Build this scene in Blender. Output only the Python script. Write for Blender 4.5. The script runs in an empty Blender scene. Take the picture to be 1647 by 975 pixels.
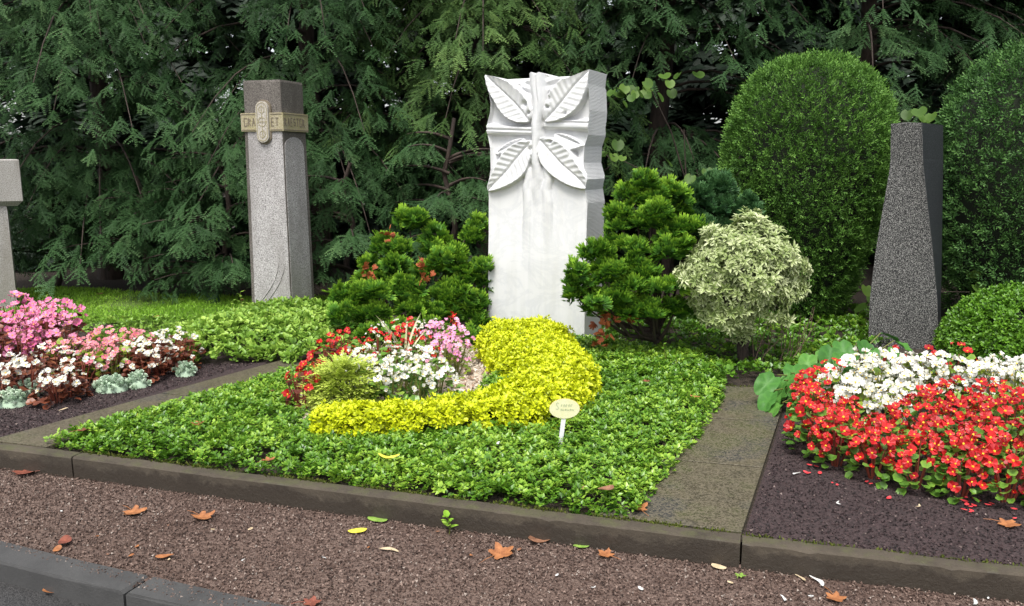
import bpy, math, random
import numpy as np
from mathutils import Vector, Matrix, Euler

# ------------------------------------------------------------------ camera, sky, sun, exposure
scene = bpy.context.scene
COL = scene.collection
PW, PH, FPX, HORIZON, CAMZ = 1647.0, 975.0, 1300.0, 262.0, 1.55
PITCH = math.atan((PH / 2 - HORIZON) / FPX)
cam_data = bpy.data.cameras.new('camera')
cam_data.sensor_width = 36.0
cam_data.lens = FPX / PW * 36.0
cam_data.clip_end = 900.0
cam = bpy.data.objects.new('camera', cam_data)
cam.location = (0, 0, CAMZ)
cam.rotation_euler = (math.pi / 2 - PITCH, 0, 0)
COL.objects.link(cam)
scene.camera = cam

SUN_EL, SUN_AZ = math.radians(62), math.radians(196)      # azimuth clockwise from +Y: behind the camera, a little left
world = bpy.data.worlds.new('World')
scene.world = world
world.use_nodes = True
nt = world.node_tree
nt.nodes.clear()
sky = nt.nodes.new('ShaderNodeTexSky')
sky.sky_type = 'NISHITA'
sky.sun_disc = False
sky.sun_elevation = SUN_EL
sky.sun_rotation = SUN_AZ
sky.air_density, sky.dust_density, sky.ozone_density = 1.0, 3.0, 0.6
hsv = nt.nodes.new('ShaderNodeHueSaturation')
hsv.inputs['Saturation'].default_value = 0.30            # overcast: the cloud cover takes the blue out
bg = nt.nodes.new('ShaderNodeBackground')
bg.inputs['Strength'].default_value = 0.10
wo = nt.nodes.new('ShaderNodeOutputWorld')
nt.links.new(sky.outputs[0], hsv.inputs['Color'])
nt.links.new(hsv.outputs[0], bg.inputs['Color'])
nt.links.new(bg.outputs[0], wo.inputs['Surface'])

sun_data = bpy.data.lights.new('sun', 'SUN')
sun_data.energy = 1.5
sun_data.angle = math.radians(22)
sun_data.color = (1.0, 0.97, 0.92)
sun = bpy.data.objects.new('sun', sun_data)
sdir = Vector((math.sin(SUN_AZ) * math.cos(SUN_EL), math.cos(SUN_AZ) * math.cos(SUN_EL), math.sin(SUN_EL)))
sun.rotation_euler = sdir.to_track_quat('Z', 'Y').to_euler()
sun.location = sdir * 30
COL.objects.link(sun)

vs = scene.view_settings
vs.view_transform = 'Standard'
vs.look = 'None'
vs.gamma = 1.0
vs.use_curve_mapping = False
vs.exposure = 1.35
scene.render.engine = 'CYCLES'
cy = scene.cycles
cy.max_bounces = 7
cy.diffuse_bounces = 2
cy.glossy_bounces = 2
cy.transmission_bounces = 4
cy.transparent_max_bounces = 4
cy.use_denoising = True
cy.caustics_reflective = cy.caustics_refractive = False

rng = np.random.default_rng(7)
random.seed(7)


def P(px, py, z=0.0):
    """where the ray through a photo pixel meets the level z (used to survey the plot)"""
    x, y = (px - PW / 2) / FPX, -(py - PH / 2) / FPX
    d = (x, math.cos(PITCH) + y * math.sin(PITCH), -math.sin(PITCH) + y * math.cos(PITCH))
    t = (z - CAMZ) / d[2]
    return np.array((d[0] * t, d[1] * t, z))


def Q(px, py, Y):
    x, y = (px - PW / 2) / FPX, -(py - PH / 2) / FPX
    d = (x, math.cos(PITCH) + y * math.sin(PITCH), -math.sin(PITCH) + y * math.cos(PITCH))
    t = Y / d[1]
    return np.array((d[0] * t, Y, CAMZ + d[2] * t))


# ------------------------------------------------------------------ materials
MATS = {}


def new_mat(name):
    m = bpy.data.materials.new(name)
    m.use_nodes = True
    MATS[name] = m
    t = m.node_tree
    b = t.nodes['Principled BSDF']
    return m, t, b


def ramp(t, fac, stops):
    r = t.nodes.new('ShaderNodeValToRGB')
    e = r.color_ramp.elements
    while len(e) < len(stops):
        e.new(0.5)
    for k, (p, c) in enumerate(stops):
        e[k].position = p
        e[k].color = (*c, 1) if len(c) == 3 else c
    t.links.new(fac, r.inputs[0])
    return r.outputs[0]


def tex(t, kind, scale, detail=2.0, rough=0.5, coord='Object', mapscale=None, **kw):
    tc = t.nodes.new('ShaderNodeTexCoord')
    n = t.nodes.new(kind)
    n.inputs['Scale'].default_value = scale
    if 'Detail' in n.inputs:
        n.inputs['Detail'].default_value = detail
    if 'Roughness' in n.inputs:
        n.inputs['Roughness'].default_value = rough
    src = tc.outputs[coord]
    if mapscale:
        mp = t.nodes.new('ShaderNodeMapping')
        mp.inputs['Scale'].default_value = mapscale
        t.links.new(src, mp.inputs[0])
        src = mp.outputs[0]
    t.links.new(src, n.inputs['Vector'])
    return n


def mixc(t, fac, a, b, mode='MIX'):
    n = t.nodes.new('ShaderNodeMix')
    n.data_type = 'RGBA'
    n.blend_type = mode
    for k, v in ((0, fac), (6, a), (7, b)):
        if hasattr(v, 'links') or hasattr(v, 'is_linked'):
            t.links.new(v, n.inputs[k])
        else:
            n.inputs[k].default_value = v if k == 0 else (*v, 1)
    return n.outputs[2]


def math_node(t, op, a, b=0.0):
    n = t.nodes.new('ShaderNodeMath')
    n.operation = op
    for k, v in ((0, a), (1, b)):
        if hasattr(v, 'is_linked'):
            t.links.new(v, n.inputs[k])
        else:
            n.inputs[k].default_value = v
    return n.outputs[0]


def bump(t, b, height, strength=0.5, dist=0.01, prev=None):
    n = t.nodes.new('ShaderNodeBump')
    n.inputs['Strength'].default_value = strength
    n.inputs['Distance'].default_value = dist
    t.links.new(height, n.inputs['Height'])
    if prev is not None:
        t.links.new(prev, n.inputs['Normal'])
    t.links.new(n.outputs[0], b.inputs['Normal'])
    return n.outputs[0]


def leaf_mat(name, dark, mid, light, rough=0.5, transl=0.22, tipw=0.45, spec=0.35, ends=None):
    """foliage: leaf-to-leaf variation and darker inner leaves (attribute rnd) plus paler young growth towards tips (attribute tip)"""
    m, t, b = new_mat(name)
    a1 = t.nodes.new('ShaderNodeAttribute'); a1.attribute_name = 'rnd'
    a2 = t.nodes.new('ShaderNodeAttribute'); a2.attribute_name = 'tip'
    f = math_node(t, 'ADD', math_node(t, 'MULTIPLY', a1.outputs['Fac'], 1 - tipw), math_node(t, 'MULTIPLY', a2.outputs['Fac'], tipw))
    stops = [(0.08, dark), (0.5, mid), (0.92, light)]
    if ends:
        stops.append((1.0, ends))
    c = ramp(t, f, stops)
    t.links.new(c, b.inputs['Base Color'])
    b.inputs['Roughness'].default_value = rough
    b.inputs['Specular IOR Level'].default_value = spec
    if transl > 0:
        tr = t.nodes.new('ShaderNodeBsdfTranslucent')
        t.links.new(c, tr.inputs['Color'])
        mx = t.nodes.new('ShaderNodeMixShader')
        mx.inputs[0].default_value = transl
        t.links.new(b.outputs[0], mx.inputs[1])
        t.links.new(tr.outputs[0], mx.inputs[2])
        t.links.new(mx.outputs[0], t.nodes['Material Output'].inputs['Surface'])
    return m


def petal_mat(name, a, c, rough=0.45, transl=0.25):
    m, t, b = new_mat(name)
    oi = t.nodes.new('ShaderNodeObjectInfo')
    cc = ramp(t, oi.outputs['Random'], [(0.0, a), (1.0, c)])
    n = tex(t, 'ShaderNodeTexNoise', 60, 2)
    cc = mixc(t, math_node(t, 'MULTIPLY', n.outputs['Fac'], 0.25), cc, tuple(x * 0.6 for x in a))
    t.links.new(cc, b.inputs['Base Color'])
    b.inputs['Roughness'].default_value = rough
    tr = t.nodes.new('ShaderNodeBsdfTranslucent')
    t.links.new(cc, tr.inputs['Color'])
    mx = t.nodes.new('ShaderNodeMixShader')
    mx.inputs[0].default_value = transl
    t.links.new(b.outputs[0], mx.inputs[1])
    t.links.new(tr.outputs[0], mx.inputs[2])
    t.links.new(mx.outputs[0], t.nodes['Material Output'].inputs['Surface'])
    return m


leaf_mat('yew', (0.010, 0.032, 0.009), (0.043, 0.098, 0.032), (0.15, 0.25, 0.095), 0.6, 0.10, 0.5, 0.15)
leaf_mat('yew_light', (0.016, 0.042, 0.010), (0.064, 0.125, 0.032), (0.17, 0.26, 0.07), 0.6, 0.12, 0.5, 0.15)
leaf_mat('far_needles', (0.008, 0.02, 0.010), (0.018, 0.04, 0.020), (0.04, 0.075, 0.038), 0.6, 0.05)
leaf_mat('topiary', (0.020, 0.060, 0.010), (0.085, 0.195, 0.030), (0.21, 0.39, 0.075), 0.5, 0.12, 0.45, 0.2)
leaf_mat('topiary_blue', (0.016, 0.05, 0.014), (0.065, 0.155, 0.038), (0.16, 0.31, 0.08), 0.5, 0.12, 0.45, 0.2)
leaf_mat('box', (0.035, 0.10, 0.008), (0.10, 0.24, 0.018), (0.22, 0.42, 0.04), 0.38, 0.2, 0.4, 0.5)
leaf_mat('cypress', (0.010, 0.040, 0.010), (0.075, 0.20, 0.018), (0.34, 0.56, 0.045), 0.55, 0.15, 0.6, 0.2)
leaf_mat('cypress_dull', (0.012, 0.045, 0.018), (0.045, 0.125, 0.04), (0.10, 0.22, 0.07), 0.5, 0.15, 0.6)
leaf_mat('ivy', (0.035, 0.105, 0.008), (0.12, 0.27, 0.020), (0.36, 0.54, 0.06), 0.36, 0.25, 0.35, 0.5)
leaf_mat('cover', (0.07, 0.15, 0.018), (0.20, 0.36, 0.045), (0.40, 0.56, 0.10), 0.42, 0.25, 0.35)
leaf_mat('lawn', (0.08, 0.18, 0.012), (0.21, 0.42, 0.03), (0.36, 0.57, 0.07), 0.5, 0.3, 0.4)
leaf_mat('gold', (0.10, 0.15, 0.006), (0.54, 0.61, 0.012), (0.82, 0.87, 0.03), 0.42, 0.28, 0.4)
leaf_mat('gold_conifer', (0.20, 0.26, 0.02), (0.50, 0.62, 0.10), (0.76, 0.82, 0.22), 0.5, 0.25, 0.6)
leaf_mat('variegated', (0.06, 0.12, 0.015), (0.27, 0.35, 0.11), (0.68, 0.72, 0.44), 0.42, 0.2, 0.6, ends=(0.75, 0.68, 0.40))
leaf_mat('begonia_green', (0.04, 0.11, 0.015), (0.13, 0.27, 0.035), (0.30, 0.42, 0.06), 0.3, 0.2, 0.3, 0.55)
leaf_mat('begonia_lime', (0.10, 0.18, 0.015), (0.24, 0.34, 0.03), (0.42, 0.46, 0.05), 0.3, 0.25, 0.3, 0.55)
leaf_mat('begonia_bronze', (0.055, 0.018, 0.012), (0.17, 0.05, 0.026), (0.32, 0.13, 0.06), 0.3, 0.15, 0.3, 0.55)
leaf_mat('begonia_dark', (0.035, 0.012, 0.010), (0.11, 0.028, 0.018), (0.20, 0.06, 0.03), 0.3, 0.15, 0.3, 0.55)
leaf_mat('succulent', (0.20, 0.32, 0.20), (0.44, 0.58, 0.42), (0.72, 0.82, 0.66), 0.5, 0.1, 0.5)
leaf_mat('bergenia', (0.03, 0.10, 0.02), (0.065, 0.19, 0.035), (0.12, 0.28, 0.05), 0.42, 0.15, 0.3, 0.18)
leaf_mat('linden', (0.035, 0.075, 0.012), (0.065, 0.13, 0.022), (0.12, 0.20, 0.035), 0.5, 0.2, 0.3, 0.2)
leaf_mat('rust_frond', (0.14, 0.03, 0.012), (0.32, 0.075, 0.025), (0.46, 0.15, 0.05), 0.7, 0.1, 0.4)
leaf_mat('moss', (0.03, 0.045, 0.008), (0.08, 0.10, 0.018), (0.16, 0.17, 0.04), 0.7, 0.1, 0.3, 0.1)
leaf_mat('pale_blade', (0.45, 0.50, 0.25), (0.68, 0.68, 0.42), (0.80, 0.78, 0.58), 0.45, 0.2, 0.3)

petal_mat('petal_red', (0.36, 0.003, 0.008), (0.74, 0.030, 0.030))
petal_mat('petal_deep_red', (0.50, 0.006, 0.016), (0.66, 0.015, 0.02))
petal_mat('petal_white', (0.60, 0.60, 0.50), (0.82, 0.81, 0.77), transl=0.2)
petal_mat('petal_pink', (0.72, 0.16, 0.36), (0.85, 0.36, 0.55))
petal_mat('petal_salmon', (0.78, 0.22, 0.30), (0.88, 0.42, 0.48))
petal_mat('petal_lilac', (0.74, 0.26, 0.50), (0.86, 0.48, 0.66))
m, t, b = new_mat('stamen')
b.inputs['Base Color'].default_value = (0.85, 0.55, 0.03, 1); b.inputs['Roughness'].default_value = 0.7

# bark and stems
m, t, b = new_mat('bark')
n = tex(t, 'ShaderNodeTexNoise', 14, 6, 0.65, mapscale=(1, 1, 0.25))
t.links.new(ramp(t, n.outputs['Fac'], [(0.3, (0.018, 0.013, 0.010)), (0.7, (0.075, 0.052, 0.040))]), b.inputs['Base Color'])
b.inputs['Roughness'].default_value = 0.9
bump(t, b, n.outputs['Fac'], 0.8, 0.02)
m, t, b = new_mat('stem_green')
b.inputs['Base Color'].default_value = (0.13, 0.14, 0.03, 1); b.inputs['Roughness'].default_value = 0.5
m, t, b = new_mat('stem_red')
b.inputs['Base Color'].default_value = (0.16, 0.035, 0.02, 1); b.inputs['Roughness'].default_value = 0.5
m, t, b = new_mat('twig_dry')
b.inputs['Base Color'].default_value = (0.16, 0.11, 0.075, 1); b.inputs['Roughness'].default_value = 0.9
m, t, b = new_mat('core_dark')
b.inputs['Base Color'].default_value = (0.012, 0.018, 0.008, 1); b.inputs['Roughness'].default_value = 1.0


def grit_mat(name, c0, c1, c2, scale, rough=0.75, bstr=0.9, bdist=0.008, big=None):
    m, t, b = new_mat(name)
    v = tex(t, 'ShaderNodeTexVoronoi', scale)
    n = tex(t, 'ShaderNodeTexNoise', 3.0, 5, 0.6)
    sep = t.nodes.new('ShaderNodeSeparateColor')
    t.links.new(v.outputs['Color'], sep.inputs[0])
    c = ramp(t, sep.outputs[0], [(0.0, c0), (0.55, c1), (1.0, c2)])
    c = mixc(t, math_node(t, 'MULTIPLY', n.outputs['Fac'], 0.55), c, tuple(x * 0.55 for x in c1))
    if big:
        n2 = tex(t, 'ShaderNodeTexNoise', 1.1, 3, 0.6)
        c = mixc(t, ramp(t, n2.outputs['Fac'], [(0.45, (0, 0, 0)), (0.65, (0.6, 0.6, 0.6))]), c, big)
    t.links.new(c, b.inputs['Base Color'])
    b.inputs['Roughness'].default_value = rough
    inv = math_node(t, 'SUBTRACT', 1.0, v.outputs['Distance'])
    bump(t, b, inv, bstr, bdist)
    return m


grit_mat('gravel_path', (0.032, 0.017, 0.012), (0.10, 0.060, 0.045), (0.20, 0.138, 0.11), 95, big=(0.075, 0.041, 0.029))
grit_mat('lava_bed', (0.010, 0.005, 0.005), (0.030, 0.017, 0.017), (0.068, 0.042, 0.042), 95)
grit_mat('soil', (0.010, 0.007, 0.005), (0.026, 0.018, 0.012), (0.055, 0.038, 0.026), 60)
grit_mat('turf_soil', (0.03, 0.06, 0.008), (0.07, 0.13, 0.015), (0.11, 0.18, 0.025), 60)
grit_mat('asphalt', (0.008, 0.008, 0.0085), (0.018, 0.0175, 0.0175), (0.050, 0.048, 0.047), 150, 0.6, 0.6, 0.005)
grit_mat('chips', (0.22, 0.15, 0.10), (0.42, 0.33, 0.25), (0.62, 0.55, 0.46), 55)


def grain_mat(name, stops, rough=0.8):
    m, t, b = new_mat(name)
    a1 = t.nodes.new('ShaderNodeAttribute'); a1.attribute_name = 'rnd'
    t.links.new(ramp(t, a1.outputs['Fac'], stops), b.inputs['Base Color'])
    b.inputs['Roughness'].default_value = rough


grain_mat('grain_path', [(0.0, (0.026, 0.014, 0.010)), (0.5, (0.108, 0.066, 0.050)), (0.93, (0.22, 0.155, 0.125)), (1.0, (0.34, 0.29, 0.25))])
grain_mat('grain_lava', [(0.0, (0.008, 0.005, 0.005)), (0.5, (0.030, 0.017, 0.018)), (0.94, (0.075, 0.047, 0.046)), (1.0, (0.22, 0.17, 0.15))])
grain_mat('grain_chip', [(0.0, (0.28, 0.17, 0.11)), (0.5, (0.55, 0.44, 0.34)), (1.0, (0.80, 0.74, 0.64))])

# concrete kerb and slabs: moss and wet stains with outlines of their own
m, t, b = new_mat('kerb_concrete')
n1 = tex(t, 'ShaderNodeTexNoise', 5, 6, 0.65)
n2 = tex(t, 'ShaderNodeTexNoise', 60, 4, 0.7)
c = ramp(t, n1.outputs['Fac'], [(0.3, (0.034, 0.026, 0.017)), (0.7, (0.090, 0.072, 0.050))])
geo = t.nodes.new('ShaderNodeNewGeometry')
sp = t.nodes.new('ShaderNodeSeparateXYZ'); t.links.new(geo.outputs['Position'], sp.inputs[0])
n3 = tex(t, 'ShaderNodeTexNoise', 4.5, 9, 0.78)
edge = math_node(t, 'ADD', math_node(t, 'MULTIPLY', sp.outputs['Z'], -9.0), math_node(t, 'MULTIPLY', n3.outputs['Fac'], 2.2))
wet = ramp(t, edge, [(0.34, (0, 0, 0)), (0.56, (1, 1, 1))])
c = mixc(t, math_node(t, 'MULTIPLY', wet, 0.8), c, (0.024, 0.018, 0.013))
n4 = tex(t, 'ShaderNodeTexNoise', 9, 5, 0.7)
mossz = math_node(t, 'MULTIPLY', ramp(t, sp.outputs['Z'], [(0.098, (0, 0, 0)), (0.109, (1, 1, 1))]), ramp(t, n4.outputs['Fac'], [(0.46, (0, 0, 0)), (0.62, (0.7, 0.7, 0.7))]))
c = mixc(t, mossz, c, (0.075, 0.080, 0.026))
c = mixc(t, math_node(t, 'MULTIPLY', n2.outputs['Fac'], 0.4), c, (0.05, 0.04, 0.03))
t.links.new(c, b.inputs['Base Color'])
t.links.new(ramp(t, wet, [(0, (0.85, 0.85, 0.85)), (1, (0.55, 0.55, 0.55))]), b.inputs['Roughness'])
bump(t, b, n2.outputs['Fac'], 0.6, 0.006)

m, t, b = new_mat('slab_concrete')
n1 = tex(t, 'ShaderNodeTexNoise', 7, 6, 0.65, 'Object')
n2 = tex(t, 'ShaderNodeTexVoronoi', 120)
n3 = tex(t, 'ShaderNodeTexNoise', 1.7, 4, 0.6)
c = ramp(t, n1.outputs['Fac'], [(0.3, (0.030, 0.025, 0.013)), (0.7, (0.072, 0.060, 0.034))])
stain = ramp(t, n3.outputs['Fac'], [(0.49, (0, 0, 0)), (0.55, (0.9, 0.9, 0.9))])
c = mixc(t, stain, c, (0.030, 0.030, 0.030))
n5 = tex(t, 'ShaderNodeTexNoise', 3.2, 7, 0.75)
c = mixc(t, ramp(t, n5.outputs['Fac'], [(0.48, (0, 0, 0)), (0.60, (0.8, 0.8, 0.8))]), c, (0.046, 0.052, 0.014))
sepc = t.nodes.new('ShaderNodeSeparateColor'); t.links.new(n2.outputs['Color'], sepc.inputs[0])
c = mixc(t, ramp(t, sepc.outputs[0], [(0.6, (0, 0, 0)), (1.0, (0.55, 0.55, 0.55))]), c, (0.17, 0.145, 0.10))
t.links.new(c, b.inputs['Base Color'])
b.inputs['Roughness'].default_value = 0.55
bump(t, b, n2.outputs['Distance'], 0.4, 0.004)

m, t, b = new_mat('road_kerb')
n1 = tex(t, 'ShaderNodeTexNoise', 4, 6, 0.7)
n2 = tex(t, 'ShaderNodeTexNoise', 90, 3, 0.7)
c = ramp(t, n1.outputs['Fac'], [(0.3, (0.038, 0.038, 0.038)), (0.7, (0.078, 0.077, 0.075))])
c = mixc(t, math_node(t, 'MULTIPLY', n2.outputs['Fac'], 0.5), c, (0.045, 0.043, 0.042))
t.links.new(c, b.inputs['Base Color'])
b.inputs['Roughness'].default_value = 0.65
bump(t, b, n2.outputs['Fac'], 0.5, 0.004)

# stones
m, t, b = new_mat('marble')
n1 = tex(t, 'ShaderNodeTexNoise', 2.2, 8, 0.68, mapscale=(1, 1, 1.5)); n1.inputs['Distortion'].default_value = 1.6
n2 = tex(t, 'ShaderNodeTexNoise', 6, 5, 0.6)
c = ramp(t, n1.outputs['Fac'], [(0.0, (0.68, 0.68, 0.68)), (0.44, (0.67, 0.67, 0.67)), (0.51, (0.60, 0.605, 0.615)), (0.58, (0.67, 0.67, 0.67)), (1.0, (0.69, 0.69, 0.69))])
c = mixc(t, ramp(t, n2.outputs['Fac'], [(0.5, (0, 0, 0)), (0.8, (0.35, 0.35, 0.35))]), c, (0.55, 0.555, 0.55))
n4 = tex(t, 'ShaderNodeTexNoise', 9, 4, 0.6, mapscale=(1, 1, 0.07))
c = mixc(t, ramp(t, n4.outputs['Fac'], [(0.5, (0, 0, 0)), (0.75, (0.35, 0.35, 0.35))]), c, (0.50, 0.50, 0.46))
t.links.new(c, b.inputs['Base Color'])
b.inputs['Roughness'].default_value = 0.55
n3 = tex(t, 'ShaderNodeTexNoise', 160, 3, 0.6)
bump(t, b, n3.outputs['Fac'], 0.12, 0.003)

m, t, b = new_mat('marble_ribbed')
t.links.new(ramp(t, tex(t, 'ShaderNodeTexNoise', 5, 6, 0.6).outputs['Fac'], [(0.3, (0.58, 0.58, 0.58)), (0.7, (0.68, 0.68, 0.68))]), b.inputs['Base Color'])
b.inputs['Roughness'].default_value = 0.6
n1 = tex(t, 'ShaderNodeTexWave', 30, 3, 0.6); n1.bands_direction = 'Z'; n1.inputs['Distortion'].default_value = 4.0; n1.inputs['Detail Scale'].default_value = 0.6
bump(t, b, n1.outputs['Fac'], 0.32, 0.010)


def granite(name, stops, scale, rough, weather=None, bstr=0.25):
    m, t, b = new_mat(name)
    v = tex(t, 'ShaderNodeTexNoise', scale, 1.5, 0.7)
    f = math_node(t, 'ADD', math_node(t, 'MULTIPLY', math_node(t, 'SUBTRACT', v.outputs['Fac'], 0.5), 1.7), 0.5)
    c = ramp(t, f, stops)
    if weather:
        w = tex(t, 'ShaderNodeTexNoise', 3.5, 6, 0.65, mapscale=(1, 1, 0.35))
        c = mixc(t, ramp(t, w.outputs['Fac'], [(0.42, (0, 0, 0)), (0.62, (0.65, 0.65, 0.65))]), c, weather)
    t.links.new(c, b.inputs['Base Color'])
    b.inputs['Roughness'].default_value = rough
    b.inputs['Specular IOR Level'].default_value = 0.25
    bump(t, b, f, bstr, 0.004)
    return m


granite('granite_grey', [(0.22, (0.10, 0.095, 0.095)), (0.47, (0.35, 0.335, 0.33)), (0.75, (0.58, 0.56, 0.555))], 130, 0.8, (0.22, 0.205, 0.195))
granite('granite_weathered', [(0.2, (0.045, 0.040, 0.036)), (0.47, (0.125, 0.112, 0.10)), (0.78, (0.23, 0.21, 0.19))], 130, 0.85, (0.075, 0.068, 0.058))
granite('granite_light', [(0.2, (0.15, 0.14, 0.13)), (0.47, (0.34, 0.325, 0.30)), (0.8, (0.48, 0.465, 0.44))], 130, 0.8, (0.22, 0.20, 0.17))
granite('granite_dark', [(0.3, (0.006, 0.006, 0.0065)), (0.45, (0.028, 0.028, 0.029)), (0.56, (0.10, 0.10, 0.095)), (0.72, (0.30, 0.295, 0.275))], 165, 0.6, None, 0.1)
granite('granite_polished', [(0.25, (0.004, 0.005, 0.007)), (0.5, (0.015, 0.017, 0.021)), (0.75, (0.10, 0.105, 0.112))], 165, 0.4, None, 0.0)
granite('band_stone', [(0.2, (0.20, 0.17, 0.10)), (0.5, (0.33, 0.29, 0.20)), (0.8, (0.46, 0.42, 0.33))], 120, 0.75, (0.34, 0.30, 0.12))
granite('boss_stone', [(0.2, (0.25, 0.22, 0.18)), (0.5, (0.40, 0.37, 0.32)), (0.8, (0.54, 0.51, 0.46))], 120, 0.75)
m, t, b = new_mat('lettering_and_shadow')
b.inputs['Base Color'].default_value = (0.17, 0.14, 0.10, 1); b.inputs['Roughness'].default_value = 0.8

m, t, b = new_mat('sign_yellow')
n1 = tex(t, 'ShaderNodeTexNoise', 30, 4, 0.6)
t.links.new(ramp(t, n1.outputs['Fac'], [(0.3, (0.80, 0.77, 0.46)), (0.7, (0.84, 0.82, 0.56))]), b.inputs['Base Color'])
b.inputs['Roughness'].default_value = 0.45
m, t, b = new_mat('sign_rim')
b.inputs['Base Color'].default_value = (0.52, 0.42, 0.08, 1)
m, t, b = new_mat('sign_ink')
b.inputs['Base Color'].default_value = (0.48, 0.52, 0.33, 1)
m, t, b = new_mat('stake_white')
n1 = tex(t, 'ShaderNodeTexNoise', 40, 3, 0.6)
t.links.new(ramp(t, n1.outputs['Fac'], [(0.3, (0.66, 0.66, 0.68)), (0.7, (0.8, 0.8, 0.8))]), b.inputs['Base Color'])


def litter_mat(name, a, c):
    m, t, b = new_mat(name)
    n = tex(t, 'ShaderNodeTexNoise', 28, 5, 0.65)
    t.links.new(ramp(t, n.outputs['Fac'], [(0.3, a), (0.7, c)]), b.inputs['Base Color'])
    b.inputs['Roughness'].default_value = 0.6
    bump(t, b, n.outputs['Fac'], 0.4, 0.004)


litter_mat('leaf_orange', (0.17, 0.055, 0.018), (0.44, 0.18, 0.065))
litter_mat('leaf_brown', (0.13, 0.055, 0.028), (0.34, 0.17, 0.10))
litter_mat('leaf_red', (0.10, 0.025, 0.016), (0.28, 0.085, 0.05))
litter_mat('leaf_yellow', (0.55, 0.45, 0.03), (0.80, 0.70, 0.08))
litter_mat('leaf_green', (0.12, 0.24, 0.03), (0.28, 0.42, 0.08))
litter_mat('petal_fallen', (0.42, 0.42, 0.40), (0.70, 0.70, 0.68))
litter_mat('petal_fallen_red', (0.60, 0.02, 0.03), (0.75, 0.08, 0.09))
litter_mat('leaf_pale', (0.42, 0.32, 0.19), (0.62, 0.50, 0.33))


# ------------------------------------------------------------------ mesh helpers
def norm(v):
    return v / np.maximum(np.linalg.norm(v, axis=-1, keepdims=True), 1e-9)


def mesh_np(name, V, F, mats, midx=None, rnd=None, tip=None, smooth=False):
    """V (n,3), F (m,3) or (m,4) or a list of such arrays"""
    Fs = F if isinstance(F, list) else [F]
    Fs = [np.asarray(f, dtype=np.int32) for f in Fs if len(f)]
    me = bpy.data.meshes.new(name)
    V = np.ascontiguousarray(V, dtype=np.float32)
    me.vertices.add(len(V))
    me.vertices.foreach_set('co', V.ravel())
    loops = np.concatenate([f.ravel() for f in Fs])
    sizes = np.concatenate([np.full(len(f), f.shape[1], dtype=np.int32) for f in Fs])
    starts = np.concatenate([[0], np.cumsum(sizes)[:-1]]).astype(np.int32)
    me.loops.add(len(loops))
    me.loops.foreach_set('vertex_index', loops.astype(np.int32))
    me.polygons.add(len(sizes))
    me.polygons.foreach_set('loop_start', starts)
    for mm in (mats if isinstance(mats, (list, tuple)) else [mats]):
        me.materials.append(MATS[mm])
    if midx is not None:
        me.polygons.foreach_set('material_index', np.asarray(midx, dtype=np.int32))
    me.polygons.foreach_set('use_smooth', np.full(len(sizes), smooth, dtype=bool))
    for nm, arr in (('rnd', rnd), ('tip', tip)):
        if arr is not None:
            at = me.attributes.new(nm, 'FLOAT', 'POINT')
            at.data.foreach_set('value', np.asarray(arr, dtype=np.float32))
    me.update(calc_edges=True)
    return me


def link(name, data, parent=None, loc=None, kind=None, label=None, cat=None, group=None):
    o = bpy.data.objects.new(name, data)
    COL.objects.link(o)
    if parent is not None:
        o.parent = parent
    if loc is not None:
        o.location = loc
    tag(o, label, cat, group, kind)
    return o


def tag(o, label=None, cat=None, group=None, kind=None):
    if label: o['label'] = label
    if cat: o['category'] = cat
    if group: o['group'] = group
    if kind: o['kind'] = kind
    return o


def thing(name, label, cat, loc=(0, 0, 0), rz=0.0, group=None):
    o = bpy.data.objects.new(name, None)
    COL.objects.link(o)
    o.location = tuple(float(x) for x in loc)
    o.rotation_euler = (0, 0, rz)
    o.empty_display_size = 0.1
    return tag(o, label, cat, group)


class Acc:
    """collects pieces of one mesh"""
    def __init__(s):
        s.V, s.F, s.M, s.R, s.T, s.n = [], [], [], [], [], 0

    def add(s, V, F, m=0, rnd=0.5, tip=0.5):
        V = np.asarray(V, dtype=np.float32); F = np.asarray(F, dtype=np.int64)
        s.V.append(V); s.F.append(F + s.n); s.n += len(V)
        s.M.append(np.full(len(F), m) if np.isscalar(m) else m)
        s.R.append(np.full(len(V), rnd) if np.isscalar(rnd) else rnd)
        s.T.append(np.full(len(V), tip) if np.isscalar(tip) else tip)

    def mesh(s, name, mats, smooth=False, origin=(0, 0, 0)):
        tri = [(f, m) for f, m in zip(s.F, s.M) if f.shape[1] == 3]
        quad = [(f, m) for f, m in zip(s.F, s.M) if f.shape[1] == 4]
        Fs, Ms = [], []
        for grp in (tri, quad):
            if grp:
                Fs.append(np.concatenate([g[0] for g in grp])); Ms.append(np.concatenate([g[1] for g in grp]))
        return mesh_np(name, np.concatenate(s.V) - np.asarray(origin, dtype=np.float32), Fs, mats, np.concatenate(Ms), np.concatenate(s.R), np.concatenate(s.T), smooth)


def scatter(acc, tpl, loc, R, scale, rnd, m=0):
    """copies of a template (V, F, tip) at loc with frames R"""
    tv, tf, tt = tpl
    loc = np.asarray(loc); M = len(loc)
    if M == 0:
        return
    scale = np.broadcast_to(np.asarray(scale, dtype=float), (M,))
    V = np.einsum('mij,nj->mni', R, tv) * scale[:, None, None] + loc[:, None, :]
    F = tf[None] + (np.arange(M) * len(tv))[:, None, None]
    acc.add(V.reshape(-1, 3), F.reshape(-1, tf.shape[1]), m, np.repeat(rnd, len(tv)), np.tile(tt, M))


def frames(d, up):
    y = norm(d)
    x = norm(np.cross(y, up))
    z = np.cross(x, y)
    return np.stack([x, y, z], axis=-1)


def jitter(v, a, r=rng):
    return norm(v + r.normal(0, a, v.shape))


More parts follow.
